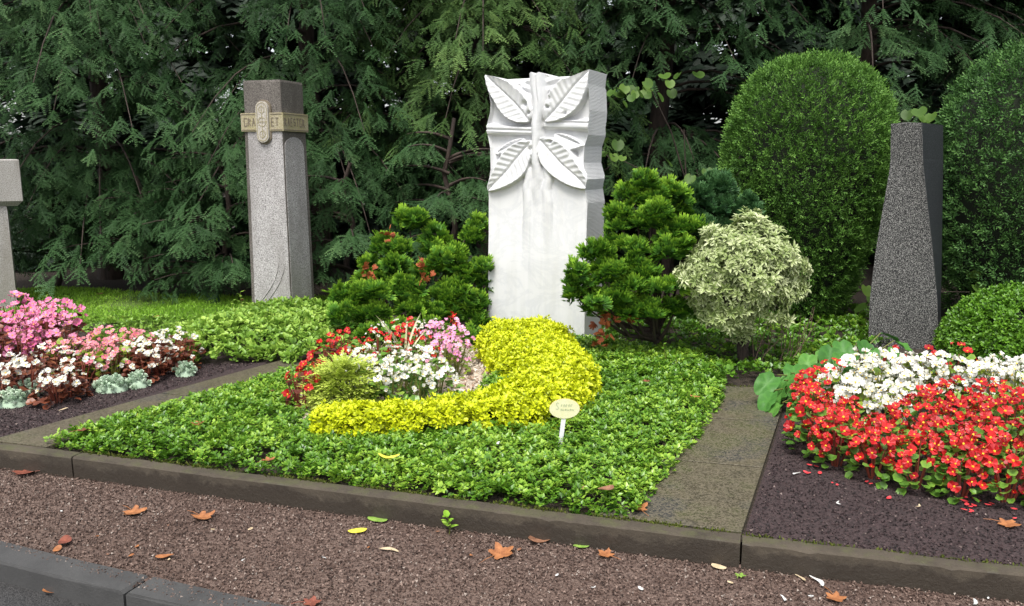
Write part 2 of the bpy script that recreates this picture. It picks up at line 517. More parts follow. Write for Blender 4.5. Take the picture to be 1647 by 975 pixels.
def tube(pts, rad, n=6):
    pts = np.asarray(pts, dtype=float); k = len(pts)
    rad = np.broadcast_to(np.asarray(rad, dtype=float), (k,))
    tan = norm(np.gradient(pts, axis=0))
    ref = np.where(np.abs(tan[:, 2:3]) > 0.9, np.array([[1., 0, 0]]), np.array([[0, 0, 1.]]))
    x = norm(np.cross(tan, ref)); y = np.cross(tan, x)
    a = np.linspace(0, 2 * math.pi, n, endpoint=False)
    V = pts[:, None] + rad[:, None, None] * (np.cos(a)[None, :, None] * x[:, None] + np.sin(a)[None, :, None] * y[:, None])
    F = []
    for i in range(k - 1):
        for j in range(n):
            F.append((i * n + j, i * n + (j + 1) % n, (i + 1) * n + (j + 1) % n, (i + 1) * n + j))
    return V.reshape(-1, 3), np.array(F)


def vnoise(x, y, s=1.0, seed=0):
    r = np.random.default_rng(100 + seed)
    out = np.zeros_like(np.asarray(x, dtype=float))
    for k in range(6):
        a = r.uniform(0, 2 * math.pi); f = s * r.uniform(0.6, 2.2); p = r.uniform(0, 6.3)
        out = out + np.sin((x * math.cos(a) + y * math.sin(a)) * f + p) / (1 + 0.5 * k)
    return out / 2.6


def inpoly(x, y, poly):
    poly = np.asarray(poly)[:, :2]
    res = np.zeros(len(x), dtype=bool)
    j = len(poly) - 1
    for i in range(len(poly)):
        xi, yi = poly[i]; xj, yj = poly[j]
        c = ((yi > y) != (yj > y)) & (x < (xj - xi) * (y - yi) / (yj - yi + 1e-12) + xi)
        res ^= c
        j = i
    return res


def edge_dist(x, y, poly):
    poly = np.asarray(poly)[:, :2]
    d = np.full(len(x), 9.0)
    for i in range(len(poly)):
        a, c = poly[i], poly[(i + 1) % len(poly)]
        ab = c - a
        s = np.clip(((x - a[0]) * ab[0] + (y - a[1]) * ab[1]) / (ab @ ab), 0, 1)
        d = np.minimum(d, np.hypot(x - a[0] - s * ab[0], y - a[1] - s * ab[1]))
    return d


def sample_poly(poly, n, r=rng):
    p = np.asarray(poly)[:, :2]
    lo, hi = p.min(0), p.max(0)
    out = np.zeros((0, 2))
    while len(out) < n:
        q = r.uniform(lo, hi, (n * 2, 2))
        out = np.concatenate([out, q[inpoly(q[:, 0], q[:, 1], p)]])
    return out[:n]


def poly_area(p):
    p = np.asarray(p)[:, :2]
    x, y = p[:, 0], p[:, 1]
    return 0.5 * abs(np.dot(x, np.roll(y, -1)) - np.dot(y, np.roll(x, -1)))


# leaf templates: (V, F, tip); grow along +Y, face +Z
def leaf4(l, w, fold=0.12, droop=0.1):
    V = np.array([(0, 0, 0), (-w / 2, .35 * l, fold * w), (-w * .38, .72 * l, fold * w * .7 - droop * l * .4), (0, l, -droop * l), (w * .38, .72 * l, fold * w * .7 - droop * l * .4), (w / 2, .35 * l, fold * w)])
    F = np.array([(0, 3, 1), (1, 3, 2), (0, 5, 3), (5, 4, 3)])
    return V, F, np.array([0.1, .6, .8, 1, .8, .6])


def leaf2(l, w, fold=0.1):
    V = np.array([(0, 0, 0), (-w / 2, .45 * l, fold * w), (0, l, 0), (w / 2, .45 * l, fold * w)])
    return V, np.array([(0, 2, 1), (0, 3, 2)]), np.array([0.0, .6, 1, .6])


def combine(parts):
    V, F, T, n = [], [], [], 0
    for v, f, t_ in parts:
        V.append(v); F.append(f + n); T.append(t_); n += len(v)
    return np.concatenate(V), np.concatenate(F), np.concatenate(T)


def place(tpl, loc, d, up, s=1.0):
    R = frames(np.array([d], dtype=float), np.array([up], dtype=float))[0]
    return tpl[0] @ R.T * s + np.asarray(loc), tpl[1], tpl[2]


def sprig(seed, n, l, w, rad, rise, lf=leaf4):
    r = np.random.default_rng(seed)
    ps = []
    for k in range(n):
        a = 2.4 * k + r.uniform(-.3, .3)
        el = r.uniform(*rise)
        d = (math.cos(a) * math.cos(el), math.sin(a) * math.cos(el), math.sin(el))
        ps.append(place(lf(l * r.uniform(.8, 1.15), w * r.uniform(.85, 1.1)), np.array(d) * rad + (0, 0, r.uniform(-.01, .01)), d, (d[0] * -.3, d[1] * -.3, 1)))
    return combine(ps)


def yew_spray(seed, need=0.030, step=0.0165, wid=0.0165, L=0.25, ns=9):
    """flat drooping spray of yew: a twig with side shoots, two rows of needles each"""
    r = np.random.default_rng(seed)
    V, F, T = [], [], []

    def shoot(p0, d0, ln, tipo):
        k = max(3, int(ln / step))
        side = np.cross(d0, (0, 0, 1)); side = side / np.linalg.norm(side)
        for i in range(k):
            s = (i + .5) / k
            p = p0 + d0 * (ln * s) + np.array((0, 0, -0.35 * ln * s * s))
            for sg in (-1, 1):
                nl = need * r.uniform(.8, 1.15) * (1 - .35 * s)
                dd = d0 * .55 + side * sg * .85 + np.array((0, 0, r.uniform(-.35, .2)))
                dd = dd / np.linalg.norm(dd)
                b0 = len(V)
                q = d0 * (wid * .5)
                V.extend([p - q, p + q, p + dd * nl])
                F.append((b0, b0 + 1, b0 + 2) if sg > 0 else (b0 + 1, b0, b0 + 2))
                tt = tipo * (.25 + .75 * s)
                T.extend([tt * .6, tt * .6, tt])
    main = np.array((0, 1.0, 0))
    shoot(np.zeros(3), main, L, .9)
    for j in range(ns):
        s = .12 + .8 * j / ns
        a = math.radians(r.uniform(20, 75)) * (1 if j % 2 else -1)
        d = np.array((math.sin(a), math.cos(a), r.uniform(-.6, .35))); d /= np.linalg.norm(d)
        shoot(np.array((0, L * s, -0.35 * L * s * s)), d, L * r.uniform(.30, .75) * (1.1 - .5 * s), r.uniform(.4, 1.0))
    return np.array(V), np.array(F), np.array(T)


YEW = [yew_spray(k, ns=7) for k in range(4)]
YEW_LOD = [yew_spray(20 + k, need=0.06, step=0.045, wid=0.034, ns=5) for k in range(2)]
YEW_FAR = [yew_spray(30 + k, need=0.09, step=0.08, wid=0.065, ns=5) for k in range(2)]


def yew_shoot(seed, n=5, l=0.042, need=0.026, w=0.0105):
    r = np.random.default_rng(seed)
    ps = []
    for k in range(n):
        s = k / n
        a = 2.4 * k
        d = np.array((math.cos(a) * .8, .55, math.sin(a) * .5)); d /= np.linalg.norm(d)
        ps.append(place(leaf2(need * r.uniform(.8, 1.2), w), (0, l * s, 0), d, (0.1, 0.2, 1)))
    ps.append(place(leaf2(need * 1.1, w), (0, l, 0), (0, 1, 0.1), (0, 0, 1)))
    V, F, T = combine(ps)
    return V, F, np.clip(V[:, 1] / (l + need), 0, 1)


SHOOT = [yew_shoot(k) for k in range(3)]


def cypress_fan(seed, l=0.07):
    r = np.random.default_rng(seed)
    ps = []
    for k in range(7):
        a = math.radians(-66 + 22 * k + r.uniform(-6, 6))
        ll = l * (1 - .25 * abs(k - 3) / 3) * r.uniform(.85, 1.15)
        d = (math.sin(a), math.cos(a), .25 * abs(math.sin(a)))
        ps.append(place(leaf2(ll, ll * .34, .25), (0, 0, 0), d, (0, -.2, 1)))
        d2 = (math.sin(a + .3), math.cos(a + .3), .3)
        ps.append(place(leaf2(ll * .45, ll * .2, .2), np.array(d) * ll * .55, d2, (0, 0, 1)))
    V, F, T = combine(ps)
    return V, F, np.clip(np.hypot(V[:, 0], V[:, 1]) / l, 0, 1)


FAN = [cypress_fan(k) for k in range(4)]


def disc_leaf(l, w, cup=.18, n=8, notch=.12):
    """rounded leaf on a fan of triangles with a midrib"""
    a = np.linspace(0, 2 * math.pi, n, endpoint=False) - math.pi / 2
    x = np.cos(a) * w / 2; y = l * .5 + np.sin(a) * l / 2
    y[0] += notch * l
    z = cup * (np.abs(x) / w) * w - .25 * cup * np.maximum(y - .5 * l, 0)
    V = np.concatenate([[(0, l * .5, -.02 * l)], np.stack([x, y, z], 1)])
    F = np.array([(0, 1 + k, 1 + (k + 1) % n) for k in range(n)])
    return V, F, np.concatenate([[.1], np.full(n, .7)])


# ------------------------------------------------------------------ ground and setting
ZB = 0.11


def prism(name, poly, z0, z1, mat, parent=None, bevel=0.0, kind=None):
    n = len(poly)
    p = np.asarray(poly)[:, :2]
    c = p.mean(0)
    if bevel > 0:
        ins = c + (p - c) * (1 - bevel / np.maximum(np.linalg.norm(p - c, axis=1, keepdims=True), .01))
        V = [(*q, z0) for q in p] + [(*q, z1 - bevel) for q in p] + [(*q, z1) for q in ins]
        rings = 3
    else:
        V = [(*q, z0) for q in p] + [(*q, z1) for q in p]
        rings = 2
    me = bpy.data.meshes.new(name)
    F = [tuple(range(n - 1, -1, -1)), tuple(range((rings - 1) * n, rings * n))]
    for r_ in range(rings - 1):
        for i in range(n):
            F.append((r_ * n + i, r_ * n + (i + 1) % n, (r_ + 1) * n + (i + 1) % n, (r_ + 1) * n + i))
    me.from_pydata([tuple(map(float, v)) for v in V], [], F)
    me.materials.append(MATS[mat])
    return link(name, me, parent, kind=kind)


def sheet(name, poly, z, mat, kind='structure', cell=None, amp=0.0):
    me = bpy.data.meshes.new(name)
    me.from_pydata([(float(p[0]), float(p[1]), z) for p in poly], [], [tuple(range(len(poly)))])
    me.materials.append(MATS[mat])
    return link(name, me, kind=kind)


sheet('ground', [(-300, -300), (300, -300), (300, 300), (-300, 300)], -0.16, 'soil')

# bed kerb line (front face) and the lines of the two paving strips, surveyed on the plot
K0, K1, K2, K3 = np.array((-6.2, 4.98)), np.array((-2.19, 3.83)), np.array((0.885, 2.915)), np.array((4.6, 1.93))
kn = np.array((0.285, 0.958))                                # into the plots
R0, R1 = np.array((-2.12 - 4.0, 3.13 + 1.45)), np.array((3.2, 1.32))

# road kerb: a gentle curve, stones of a metre with open joints
def road_line(s):                                            # s = x
    return np.array((s, 2.84 - .372 * (s + 1.35) + .022 * (s + 1.35) ** 2))


road_kerb = thing('road_kerb', None, None, (0, 0, 0)); road_kerb['kind'] = 'structure'
xs = [-6.0, -5.07, -4.14, -3.22, -2.30, -1.375, -.45, .48, 1.41, 2.34, 3.3]
rk_in = []
for a, c in zip(xs[:-1], xs[1:]):
    pts_o, pts_i = [], []
    for s in np.linspace(a + .006, c - .006, 4):
        p = road_line(s); d = road_line(s + .01) - p; d /= np.linalg.norm(d)
        nrm = np.array((-d[1], d[0]))
        pts_i.append(p + nrm * 0.0); pts_o.append(p - nrm * .125)
    prism('kerb_stone', pts_o + pts_i[::-1], -.30, .004, 'road_kerb', road_kerb, .012)
line = [road_line(s) for s in np.linspace(-6, 3.3, 24)]
low = [p + np.array((.045, .117)) * -.9 for p in line]
sheet('road', [(-6.0, -4), (3.3, -4)] + [tuple(p) for p in low[::-1]], -.085, 'asphalt')

# gravel path between road kerb and bed kerb
kx = np.array([K0, K1, K2, K3])
xs_ = np.linspace(-6, 4.4, 40)
lo_ = np.array([(x_, road_line(min(x_, 3.3))[1] - .03, -.004) for x_ in xs_])
hi_ = np.array([(x_, np.interp(x_, kx[:, 0], kx[:, 1]) + .03, -.004) for x_ in xs_])
ii_ = np.arange(80).reshape(2, 40)
link('gravel_path', mesh_np('gravel_path', np.concatenate([lo_, hi_]), np.stack([ii_[0, :-1], ii_[0, 1:], ii_[1, 1:], ii_[1, :-1]], -1), 'gravel_path'), kind='structure')

# raised soil of the plots behind the kerb
bed_poly = [tuple(K0 + kn * .05), tuple(K1 + kn * .05), tuple(K2 + kn * .05), tuple(K3 + kn * .05), (14, 1.5), (14, 26), (-14, 26), (-14, 6)]
sheet('soil_bed', bed_poly, .085, 'soil')

bed_kerb = thing('bed_kerb', None, None); bed_kerb['kind'] = 'structure'


def kerb_run(a, c, n, wid=.072, h=ZB):
    """long concrete kerb stones with rubbed, chipped arrises"""
    d = (c - a) / np.linalg.norm(c - a)
    nn = np.array((-d[1], d[0]))
    e = np.linspace(0, 1, n + 1)
    for i in range(n):
        p, q = a + (c - a) * e[i] + d * .004, a + (c - a) * e[i + 1] - d * .004
        ln = np.linalg.norm(q - p); k = int(ln / .03)
        rr = np.random.default_rng(int(900 + ln * 100))
        s = np.linspace(0, ln, k)
        w1 = np.interp(s, np.linspace(0, ln, k // 5), rr.normal(0, .0022, k // 5)) + rr.normal(0, .0007, k)
        chip = np.where(rr.uniform(0, 1, k) < .05, rr.uniform(.002, .008, k), 0)
        prof = [(0 * s, 0 * s - .14), (w1 * .6, 0 * s + .03), (w1, h - .010 - chip), (.007 + w1 + chip, h - .0015 + w1 * .4 - chip * .4), (wid * .5 + 0 * s, h + w1 * .5), (wid - .006 + w1, h - .001 + w1 * .4), (wid + 0 * s, h - .009 + 0 * s), (wid + 0 * s, 0 * s - .14)]
        rings = np.stack([np.column_stack([p[0] + d[0] * s + nn[0] * o_, p[1] + d[1] * s + nn[1] * o_, z_]) for o_, z_ in prof], 1)
        m_ = len(prof); ii = np.arange(k * m_).reshape(k, m_)
        F = np.stack([ii[:-1, :-1], ii[1:, :-1], ii[1:, 1:], ii[:-1, 1:]], -1).reshape(-1, 4)
        acc = Acc(); acc.add(rings.reshape(-1, 3), F)
        for end, flip in ((0, False), (k - 1, True)):
            R_ = rings[end]; cc = R_.mean(0)
            acc.add(np.concatenate([R_, [cc]]), np.array([((t_, (t_ + 1) % m_, m_) if flip else ((t_ + 1) % m_, t_, m_)) for t_ in range(m_)]))
        link('kerb_stone', acc.mesh('kerb_stone', 'kerb_concrete'), bed_kerb)


kerb_run(K0, K1, 1)
kerb_run(K1, K2, 1)
kerb_run(K2, K3, 1, .066, .108)


def strip(name, L0, L1, Rr0, Rr1, n, z):
    root = thing(name, None, None); root['kind'] = 'structure'
    L0, L1, Rr0, Rr1 = map(np.array, (L0, L1, Rr0, Rr1))
    e = np.linspace(0, 1, n + 1)
    for i in range(n):
        a0, a1 = e[i] + .003, e[i + 1] - .003
        prism('paving_slab', [L0 + (L1 - L0) * a0, Rr0 + (Rr1 - Rr0) * a0, Rr0 + (Rr1 - Rr0) * a1, L0 + (L1 - L0) * a1], -.1, z + .0008 * ((i * 7) % 3), 'slab_concrete', root, .0012)
    return root


strip('paving_strip', (.36, 3.155), (1.33, 5.13), (.905, 2.99), (1.79, 5.06), 3, ZB + .001)
strip('paving_strip', (-2.75, 4.07), (-1.70, 5.835), (-2.40, 3.965), (-1.40, 5.74), 2, ZB + .001)

# lava grit of the two neighbouring beds
right_bed = [(.912, 2.985), (1.80, 5.05), (2.2, 5.9), (5.5, 5.2), (5.2, 1.86), tuple(K3 + kn * .07)]
left_bed = [tuple(K0 + kn * .08), tuple(K1 + kn * .08 + np.array((-.60, .17))), (-1.71, 5.86), (-2.0, 6.05), (-3.2, 6.6), (-6.5, 7.6), (-7, 5.3)]
sheet('lava_bed', right_bed, .092, 'lava_bed')
sheet('lava_bed', left_bed, .094, 'lava_bed')

# real grains on top of the path and the beds
r_ = np.random.default_rng(3)
gr_v = np.array([(1, 0, -.6), (-.6, .8, -.5), (-.5, -.8, -.6), (0, 0, 1)], dtype=float) * .55
gr_f = np.array([(0, 1, 3), (1, 2, 3), (2, 0, 3), (0, 2, 1)])
GRAIN = (gr_v, gr_f, np.full(4, .5))


def rand_frames(n, r=rng):
    return frames(r.normal(0, 1, (n, 3)), r.normal(0, 1, (n, 3)))


def grains(name, poly, n, z, size, mat, label):
    p = sample_poly(poly, n)
    acc = Acc()
    R = rand_frames(n) * (rng.uniform(.6, 1.3, (n, 1, 3)))
    scatter(acc, GRAIN, np.column_stack([p, np.full(n, z) + rng.uniform(-.002, .003, n)]), R, rng.uniform(*size, n), rng.uniform(0, 1, n) ** 1.1)
    link(name, acc.mesh(name, mat), kind='stuff', label=label, cat='gravel')


front_path = [P(-30, 870), P(-30, 745), P(1190, 905), P(1690, 975), P(1690, 1010), P(430, 1010)]
grains('gravel', front_path, 24000, .001, (.005, .012), 'grain_path', 'reddish brown crushed gravel lying on the path before the kerb')
rb = [P(1200, 862, .1), P(1260, 680, .1), P(1700, 700, .1), P(1700, 925, .1)]
grains('gravel', rb, 9000, .095, (.005, .013), 'grain_lava', 'dark purple lava grit in front of the red begonias')
lb = [P(-20, 712, .1), P(-20, 640, .1), P(260, 590, .1), P(430, 578, .1), P(200, 645, .1)]
grains('gravel', lb, 5000, .097, (.006, .013), 'grain_lava', 'dark purple lava grit in front of the white begonias at left')

# ------------------------------------------------------------------ ground covers (uncountable)
SPRIG = [sprig(k, 7, .024, .017, .006, (.05, .75), leaf2) for k in range(4)]
SPRIG_C = [sprig(40 + k, 6, .032, .024, .008, (.1, .9)) for k in range(4)]

ivy_poly = [(-2.44, 4.02), (-1.9, 3.84), (-1.0, 3.575), (-.2, 3.335), (.50, 3.13), (.75, 3.62), (.98, 4.1), (1.27, 4.72), (1.42, 5.2), (1.55, 5.75), (1.0, 6.2), (.2, 6.75), (-.8, 6.75), (-1.25, 6.3), (-1.35, 5.75), (-1.83, 5.0), (-2.15, 4.47)]
center_bed = [P(462, 672, .1), P(505, 686, .1), P(600, 676, .1), P(760, 650, .1), P(800, 610, .1), P(775, 560, .1), P(700, 540, .1), P(590, 560, .1), P(500, 600, .1)]


def ivy_h(x, y, d):
    e = np.clip(d / .22, 0, 1)
    return ZB + .016 + .045 * e ** .6 + .020 * vnoise(x, y, 5, 1) * e + .020 * vnoise(x, y, 17, 2)


def cover(name, poly, density, tpls, hfun, mat, label, cat, holes=(), size=(.8, 1.25), lean=.35, bias=0.0):
    n = int(poly_area(poly) * density)
    p = sample_poly(poly, n)
    keep = np.ones(n, dtype=bool)
    for h_ in holes:
        keep &= ~inpoly(p[:, 0], p[:, 1], h_)
    p = p[keep]; n = len(p)
    d = edge_dist(p[:, 0], p[:, 1], poly)
    wob = .02 * vnoise(p[:, 0], p[:, 1], 14, 5)
    ok = (d + wob > -.005) & (rng.uniform(0, 1, n) < np.clip(1.25 + .9 * vnoise(p[:, 0], p[:, 1], 9, 41), .35, 1))
    p, d = p[ok], d[ok]; n = len(p)
    top = hfun(p[:, 0], p[:, 1], d)
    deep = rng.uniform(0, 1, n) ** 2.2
    z = top - deep * .055 + .025 * rng.uniform(0, 1, n) ** 6
    e = 2e-2
    gx = (hfun(p[:, 0] + e, p[:, 1], d) - top) / e; gy = (hfun(p[:, 0], p[:, 1] + e, d) - top) / e
    nor = jitter(np.column_stack([-gx, -gy, np.ones(n)]), lean)
    a = rng.uniform(0, 6.28, n)
    R = frames(np.column_stack([np.cos(a), np.sin(a), rng.normal(0, .25, n)]), nor)
    rn = np.clip(.55 + .20 * vnoise(p[:, 0], p[:, 1], 4, 3) + .14 * vnoise(p[:, 0], p[:, 1], 15, 31) + rng.normal(0, .22, n) - .35 * deep + bias, 0, 1)  # deeper sprigs darker: shade among the leaves put into the tone
    acc = Acc()
    k = rng.integers(0, len(tpls), n); s = rng.uniform(*size, n)
    for i, tp in enumerate(tpls):
        q = k == i
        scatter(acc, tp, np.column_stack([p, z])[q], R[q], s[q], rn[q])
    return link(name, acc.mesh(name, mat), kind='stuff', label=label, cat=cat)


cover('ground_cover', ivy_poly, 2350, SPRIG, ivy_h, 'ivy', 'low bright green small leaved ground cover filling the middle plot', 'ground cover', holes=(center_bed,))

cov2 = [P(250, 580, .1), P(300, 588, .1), P(420, 582, .1), P(480, 588, .1), P(560, 572, .1), P(600, 545, .1), P(560, 505, .1), P(480, 496, .1), P(400, 505, .1), P(330, 530, .1), P(230, 556, .1)]


def cov2_h(x, y, d):
    e = np.clip(d / .45, 0, 1)
    return ZB + .03 + .13 * e ** .7 + .035 * vnoise(x, y, 4, 7) * e + .02 * vnoise(x, y, 13, 8)


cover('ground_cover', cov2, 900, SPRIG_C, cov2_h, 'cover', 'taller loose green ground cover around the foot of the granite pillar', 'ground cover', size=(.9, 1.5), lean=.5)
cov3 = [P(100, 525, .1), P(230, 575, .1), P(310, 560, .1), P(420, 520, .1), P(330, 512, .1), P(200, 520, .1)]
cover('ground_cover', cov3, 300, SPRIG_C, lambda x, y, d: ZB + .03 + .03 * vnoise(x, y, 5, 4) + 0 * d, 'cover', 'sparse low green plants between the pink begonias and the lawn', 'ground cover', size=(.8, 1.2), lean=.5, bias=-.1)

lawn_poly = [P(-60, 470, .1), P(60, 463, .1), P(420, 478, .1), P(600, 478, .1), P(600, 510, .1), P(400, 525, .1), P(150, 518, .1), P(-60, 520, .1)]
sheet('lawn_soil', lawn_poly, .098, 'turf_soil')
n = 30000
p = sample_poly(lawn_poly, n)
blade = leaf2(.036, .007, .1)
a = rng.uniform(0, 6.28, n)
acc = Acc()
scatter(acc, blade, np.column_stack([p, np.full(n, .10) + .03 * vnoise(p[:, 0], p[:, 1], 2, 9)]), frames(jitter(np.tile((0, 0, .8), (n, 1)), .8), np.column_stack([np.cos(a), np.sin(a), np.zeros(n)])), rng.uniform(.6, 1.4, n), np.clip(.5 + .3 * vnoise(p[:, 0], p[:, 1], 3, 6) + rng.normal(0, .2, n), 0, 1))
link('lawn', acc.mesh('lawn', 'lawn'), kind='stuff', label='short bright green lawn before the dark yews at left', cat='lawn')
# undergrowth darkened in tone for the shade below the shrubs right of the marble stone
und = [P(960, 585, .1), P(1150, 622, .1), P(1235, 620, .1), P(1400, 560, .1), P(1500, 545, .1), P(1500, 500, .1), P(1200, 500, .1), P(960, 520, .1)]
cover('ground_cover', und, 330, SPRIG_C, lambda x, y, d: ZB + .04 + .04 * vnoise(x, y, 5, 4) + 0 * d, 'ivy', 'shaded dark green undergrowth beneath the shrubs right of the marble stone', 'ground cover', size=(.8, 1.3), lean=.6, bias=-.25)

# light wood chips in the flower bed of the middle plot
sheet('chip_bed', center_bed, .10, 'chips')
n = 2600
p = sample_poly(center_bed, n)
acc = Acc()
scatter(acc, GRAIN, np.column_stack([p, np.full(n, .105) + rng.uniform(0, .012, n)]), rand_frames(n) * rng.uniform(.5, 1.5, (n, 1, 3)), rng.uniform(.012, .034, n), rng.uniform(0, 1, n))
link('pebble_mulch', acc.mesh('pebble_mulch', 'grain_chip'), kind='stuff', label='pale stone chips around the begonias in the middle plot', cat='gravel')
def moss(name, a, c, n, spread, z, label, hgt=.016):
    a, c = np.array(a), np.array(c)
    s = rng.uniform(0, 1, n) ; s = s[(np.sin(s * 37) + np.sin(s * 91 + 1) + rng.normal(0, .6, len(s))) > -.3]; n = len(s)
    p = a + (c - a) * s[:, None] + rng.normal(0, spread, (n, 2))
    acc = Acc(); an = rng.uniform(0, 6.28, n)
    scatter(acc, leaf2(hgt, hgt * .45, .2), np.column_stack([p, np.full(n, z)]), frames(jitter(np.tile((0, 0, .7), (n, 1)), .8), np.column_stack([np.cos(an), np.sin(an), np.zeros(n)])), rng.uniform(.5, 1.3, n), rng.uniform(0, .8, n))
    link(name, acc.mesh(name, 'moss'), kind='stuff', label=label, cat='moss')


moss('moss', K1 + kn * .072, K2 + kn * .072, 2600, .008, ZB - .003, 'thin moss along the kerb top before the ground cover')
moss('moss', K2 + kn * .066, K3 + kn * .066, 1600, .006, ZB - .006, 'thin moss along the kerb top before the dark grit at right')
moss('moss', (.36, 3.155), (.905, 2.99), 300, .006, ZB - .002, 'moss in the joint between kerb and right paving strip', .010)
moss('moss', (1.33, 5.13), (1.79, 5.06), 500, .02, ZB - .002, 'moss at the rear end of the right paving strip', .014)

# ------------------------------------------------------------------ gravestones
def sm(x):
    x = np.clip(x, 0, 1)
    return x * x * (3 - 2 * x)


def build_marble():
    A, B = np.array((-.21, 6.74)), np.array((.585, 6.35))
    Wd = np.linalg.norm(B - A)
    ex = (B - A) / Wd
    ey = np.array((-ex[1], ex[0]))                          # into the stone
    ZT, Z0, TH = 2.25, .08, .40

    def tocrop(s, z):
        k = (1.116 - .064 * s) * 1e-3
        return 15 + 755 * s, (ZT - z) / k + (80 - 60 * s)

    def leaf(cx, cyy, base, tip, w1, w2, amp=1.0, p=.85, nv=9):
        bx, by = base; tx, ty = tip
        L = math.hypot(tx - bx, ty - by); ux, uy = (tx - bx) / L, (ty - by) / L
        a = ((cx - bx) * ux + (cyy - by) * uy) / L
        c = -(cx - bx) * uy + (cyy - by) * ux
        w = np.where(c > 0, w1, w2) * np.maximum(np.sin(math.pi * np.clip(a, 0.001, .999) ** p), 0) ** .75
        ins = sm((w - np.abs(c)) / 13.0 + .2) * (a > 0) * (a < 1)
        q = np.abs(c) / np.maximum(w, 1)
        h = .016 + .016 * q ** 2 - .012 * np.exp(-(c / 7.0) ** 2) + .0024 * np.sin(2 * math.pi * (a * (nv + 2) - q * 1.3)) * sm(q * 4) * sm((1 - q) * 5) - .010 * (1 - q)
        return ins, h * amp

    def height(s, z):
        cx, c = tocrop(s, z)
        low = sm((c - 640) / 260)
        bgd = -.050 * (1 - low) - .022 * low * (1 - sm((c - 1000) / 500))
        h = bgd.copy()
        side = np.exp(-((cx - 265) / 75) ** 2) + np.exp(-((cx - 500) / 55) ** 2)
        h += .011 * np.sin((c + .35 * np.abs(cx - 395)) / 9.5) * side * sm((370 - c) / 60)
        for base, tip, w1, w2 in (((300, 400), (40, 300), 42, 30), ((300, 520), (45, 640), 30, 75), ((500, 352), (748, 215), 55, 20), ((520, 480), (755, 560), 85, 30), ((330, 560), (290, 730), 30, 30), ((455, 560), (520, 740), 28, 28)):
            ins, hh = leaf(cx, c, base, tip, w1, w2, .75, nv=6)
            h = np.maximum(h, ins * (hh - .022) + (1 - ins) * h)
        # arms
        for cyy, hw, gr, side_ in ((466, 46, (0, 22), -1), (414, 50, (-16, 26), 1)):
            msk = sm((392 - cx) / 40 + .5) if side_ < 0 else sm((cx - 440) / 40 + .5)
            tp_ = hw * (.75 + .25 * np.clip(np.abs(cx - 396) / 370, 0, 1))
            d = sm((1 - np.abs(c - cyy) / tp_) * 2.2) * msk
            top_ = .002 - .010 * np.exp(-((c - cyy - gr[0]) / 6.0) ** 2) - .007 * np.exp(-((c - cyy - gr[1]) / 5.0) ** 2)
            h = np.where(d > .01, np.maximum(h, h * (1 - d) + d * top_), h)
        # leaves on the diagonals
        for base, tip, w1, w2 in (((345, 402), (4, 66), 112, 126), ((450, 394), (784, 6), 124, 112), ((358, 538), (10, 916), 108, 128), ((420, 520), (784, 878), 128, 120)):
            ins, hh = leaf(cx, c, base, tip, w1, w2)
            h = np.maximum(h, ins * hh + (1 - ins) * np.minimum(h, -.0))
        # stem: double ridge above, one ridge with two shoulders below
        hw = np.interp(c, [40, 200, 400, 600, 900, 1800], [60, 57, 46, 40, 46, 60])
        d = np.clip(1 - ((cx - 396) / hw) ** 2, 0, 1) ** .5
        am = np.interp(c, [40, 700, 1000, 1500, 1850], [.038, .034, .022, .010, .0])
        st = bgd + (am - bgd * (1 - sm((c - 650) / 400))) * d - .018 * np.exp(-((cx - 396) / 9) ** 2) * sm((460 - c) / 200)
        h = np.where(d > 0, np.maximum(h, st), h)
        for x0 in (328, 474):
            d2 = np.clip(1 - ((cx - x0) / 40) ** 2, 0, 1) ** .6 * sm((c - 690) / 60) * (1 - sm((c - 900) / 700))
            h = np.maximum(h, h * (1 - d2) + d2 * .012)
        for hx, hy, hr in ((295, 280, 20), (330, 340, 11), (475, 232, 17), (245, 145, 14), (530, 130, 14), (345, 600, 22), (508, 538, 14), (690, 620, 22), (90, 655, 18), (470, 295, 11), (600, 338, 16)):
            h -= .030 * np.exp(-((cx - hx) ** 2 + (c - hy) ** 2) / hr ** 2)
        return h

    def xl(z):
        c = (ZT - z) / 1.1e-3 + 78
        return Wd / 755 * (np.interp(c, [85, 150, 200, 280, 350, 430, 490, 600, 760, 880, 975, 1150], [-4, 6, 16, 32, 26, 4, 4, 26, 30, 10, 14, 12]) - 2)

    def xr(z):
        c = (ZT - z) / 1.06e-3 + 20
        return Wd + Wd / 755 * (np.interp(c, [20, 120, 300, 480, 560, 680, 800, 880, 975, 1150], [2, -6, 4, -4, -28, -32, 2, -16, 0, -4]))

    def top(s):
        cx = 15 + 755 * s
        c = np.interp(cx, [15, 60, 120, 200, 260, 310, 340, 370, 395, 425, 450, 480, 600, 680, 770], [80, 86, 100, 130, 131, 110, 64, 52, 70, 50, 58, 75, 96, 62, 20])
        return ZT - (c - (80 - 60 * s)) * (1.116 - .064 * s) * 1e-3

    NS = 150
    s = np.linspace(0, 1, NS)
    t_ = np.concatenate([np.linspace(0, .52, 46, endpoint=False), np.linspace(.52, 1, 190)])
    S, T = np.meshgrid(s, t_)
    Z = Z0 + T * (top(S) - Z0)
    X = xl(Z) + S * (xr(Z) - xl(Z))
    Hh = height(S, Z)
    edge = sm(np.minimum(S, 1 - S) / .02)
    Hh = Hh * edge + (1 - edge) * np.clip(Hh, -.012, .01)
    def world(X, D, Z):
        return np.stack([A[0] + ex[0] * X + ey[0] * D, A[1] + ex[1] * X + ey[1] * D, Z], -1)
    V = world(X, -Hh, Z).reshape(-1, 3)
    nr, nc = Z.shape
    idx = np.arange(nr * nc).reshape(nr, nc)
    F = np.stack([idx[:-1, :-1], idx[:-1, 1:], idx[1:, 1:], idx[1:, :-1]], -1).reshape(-1, 4)
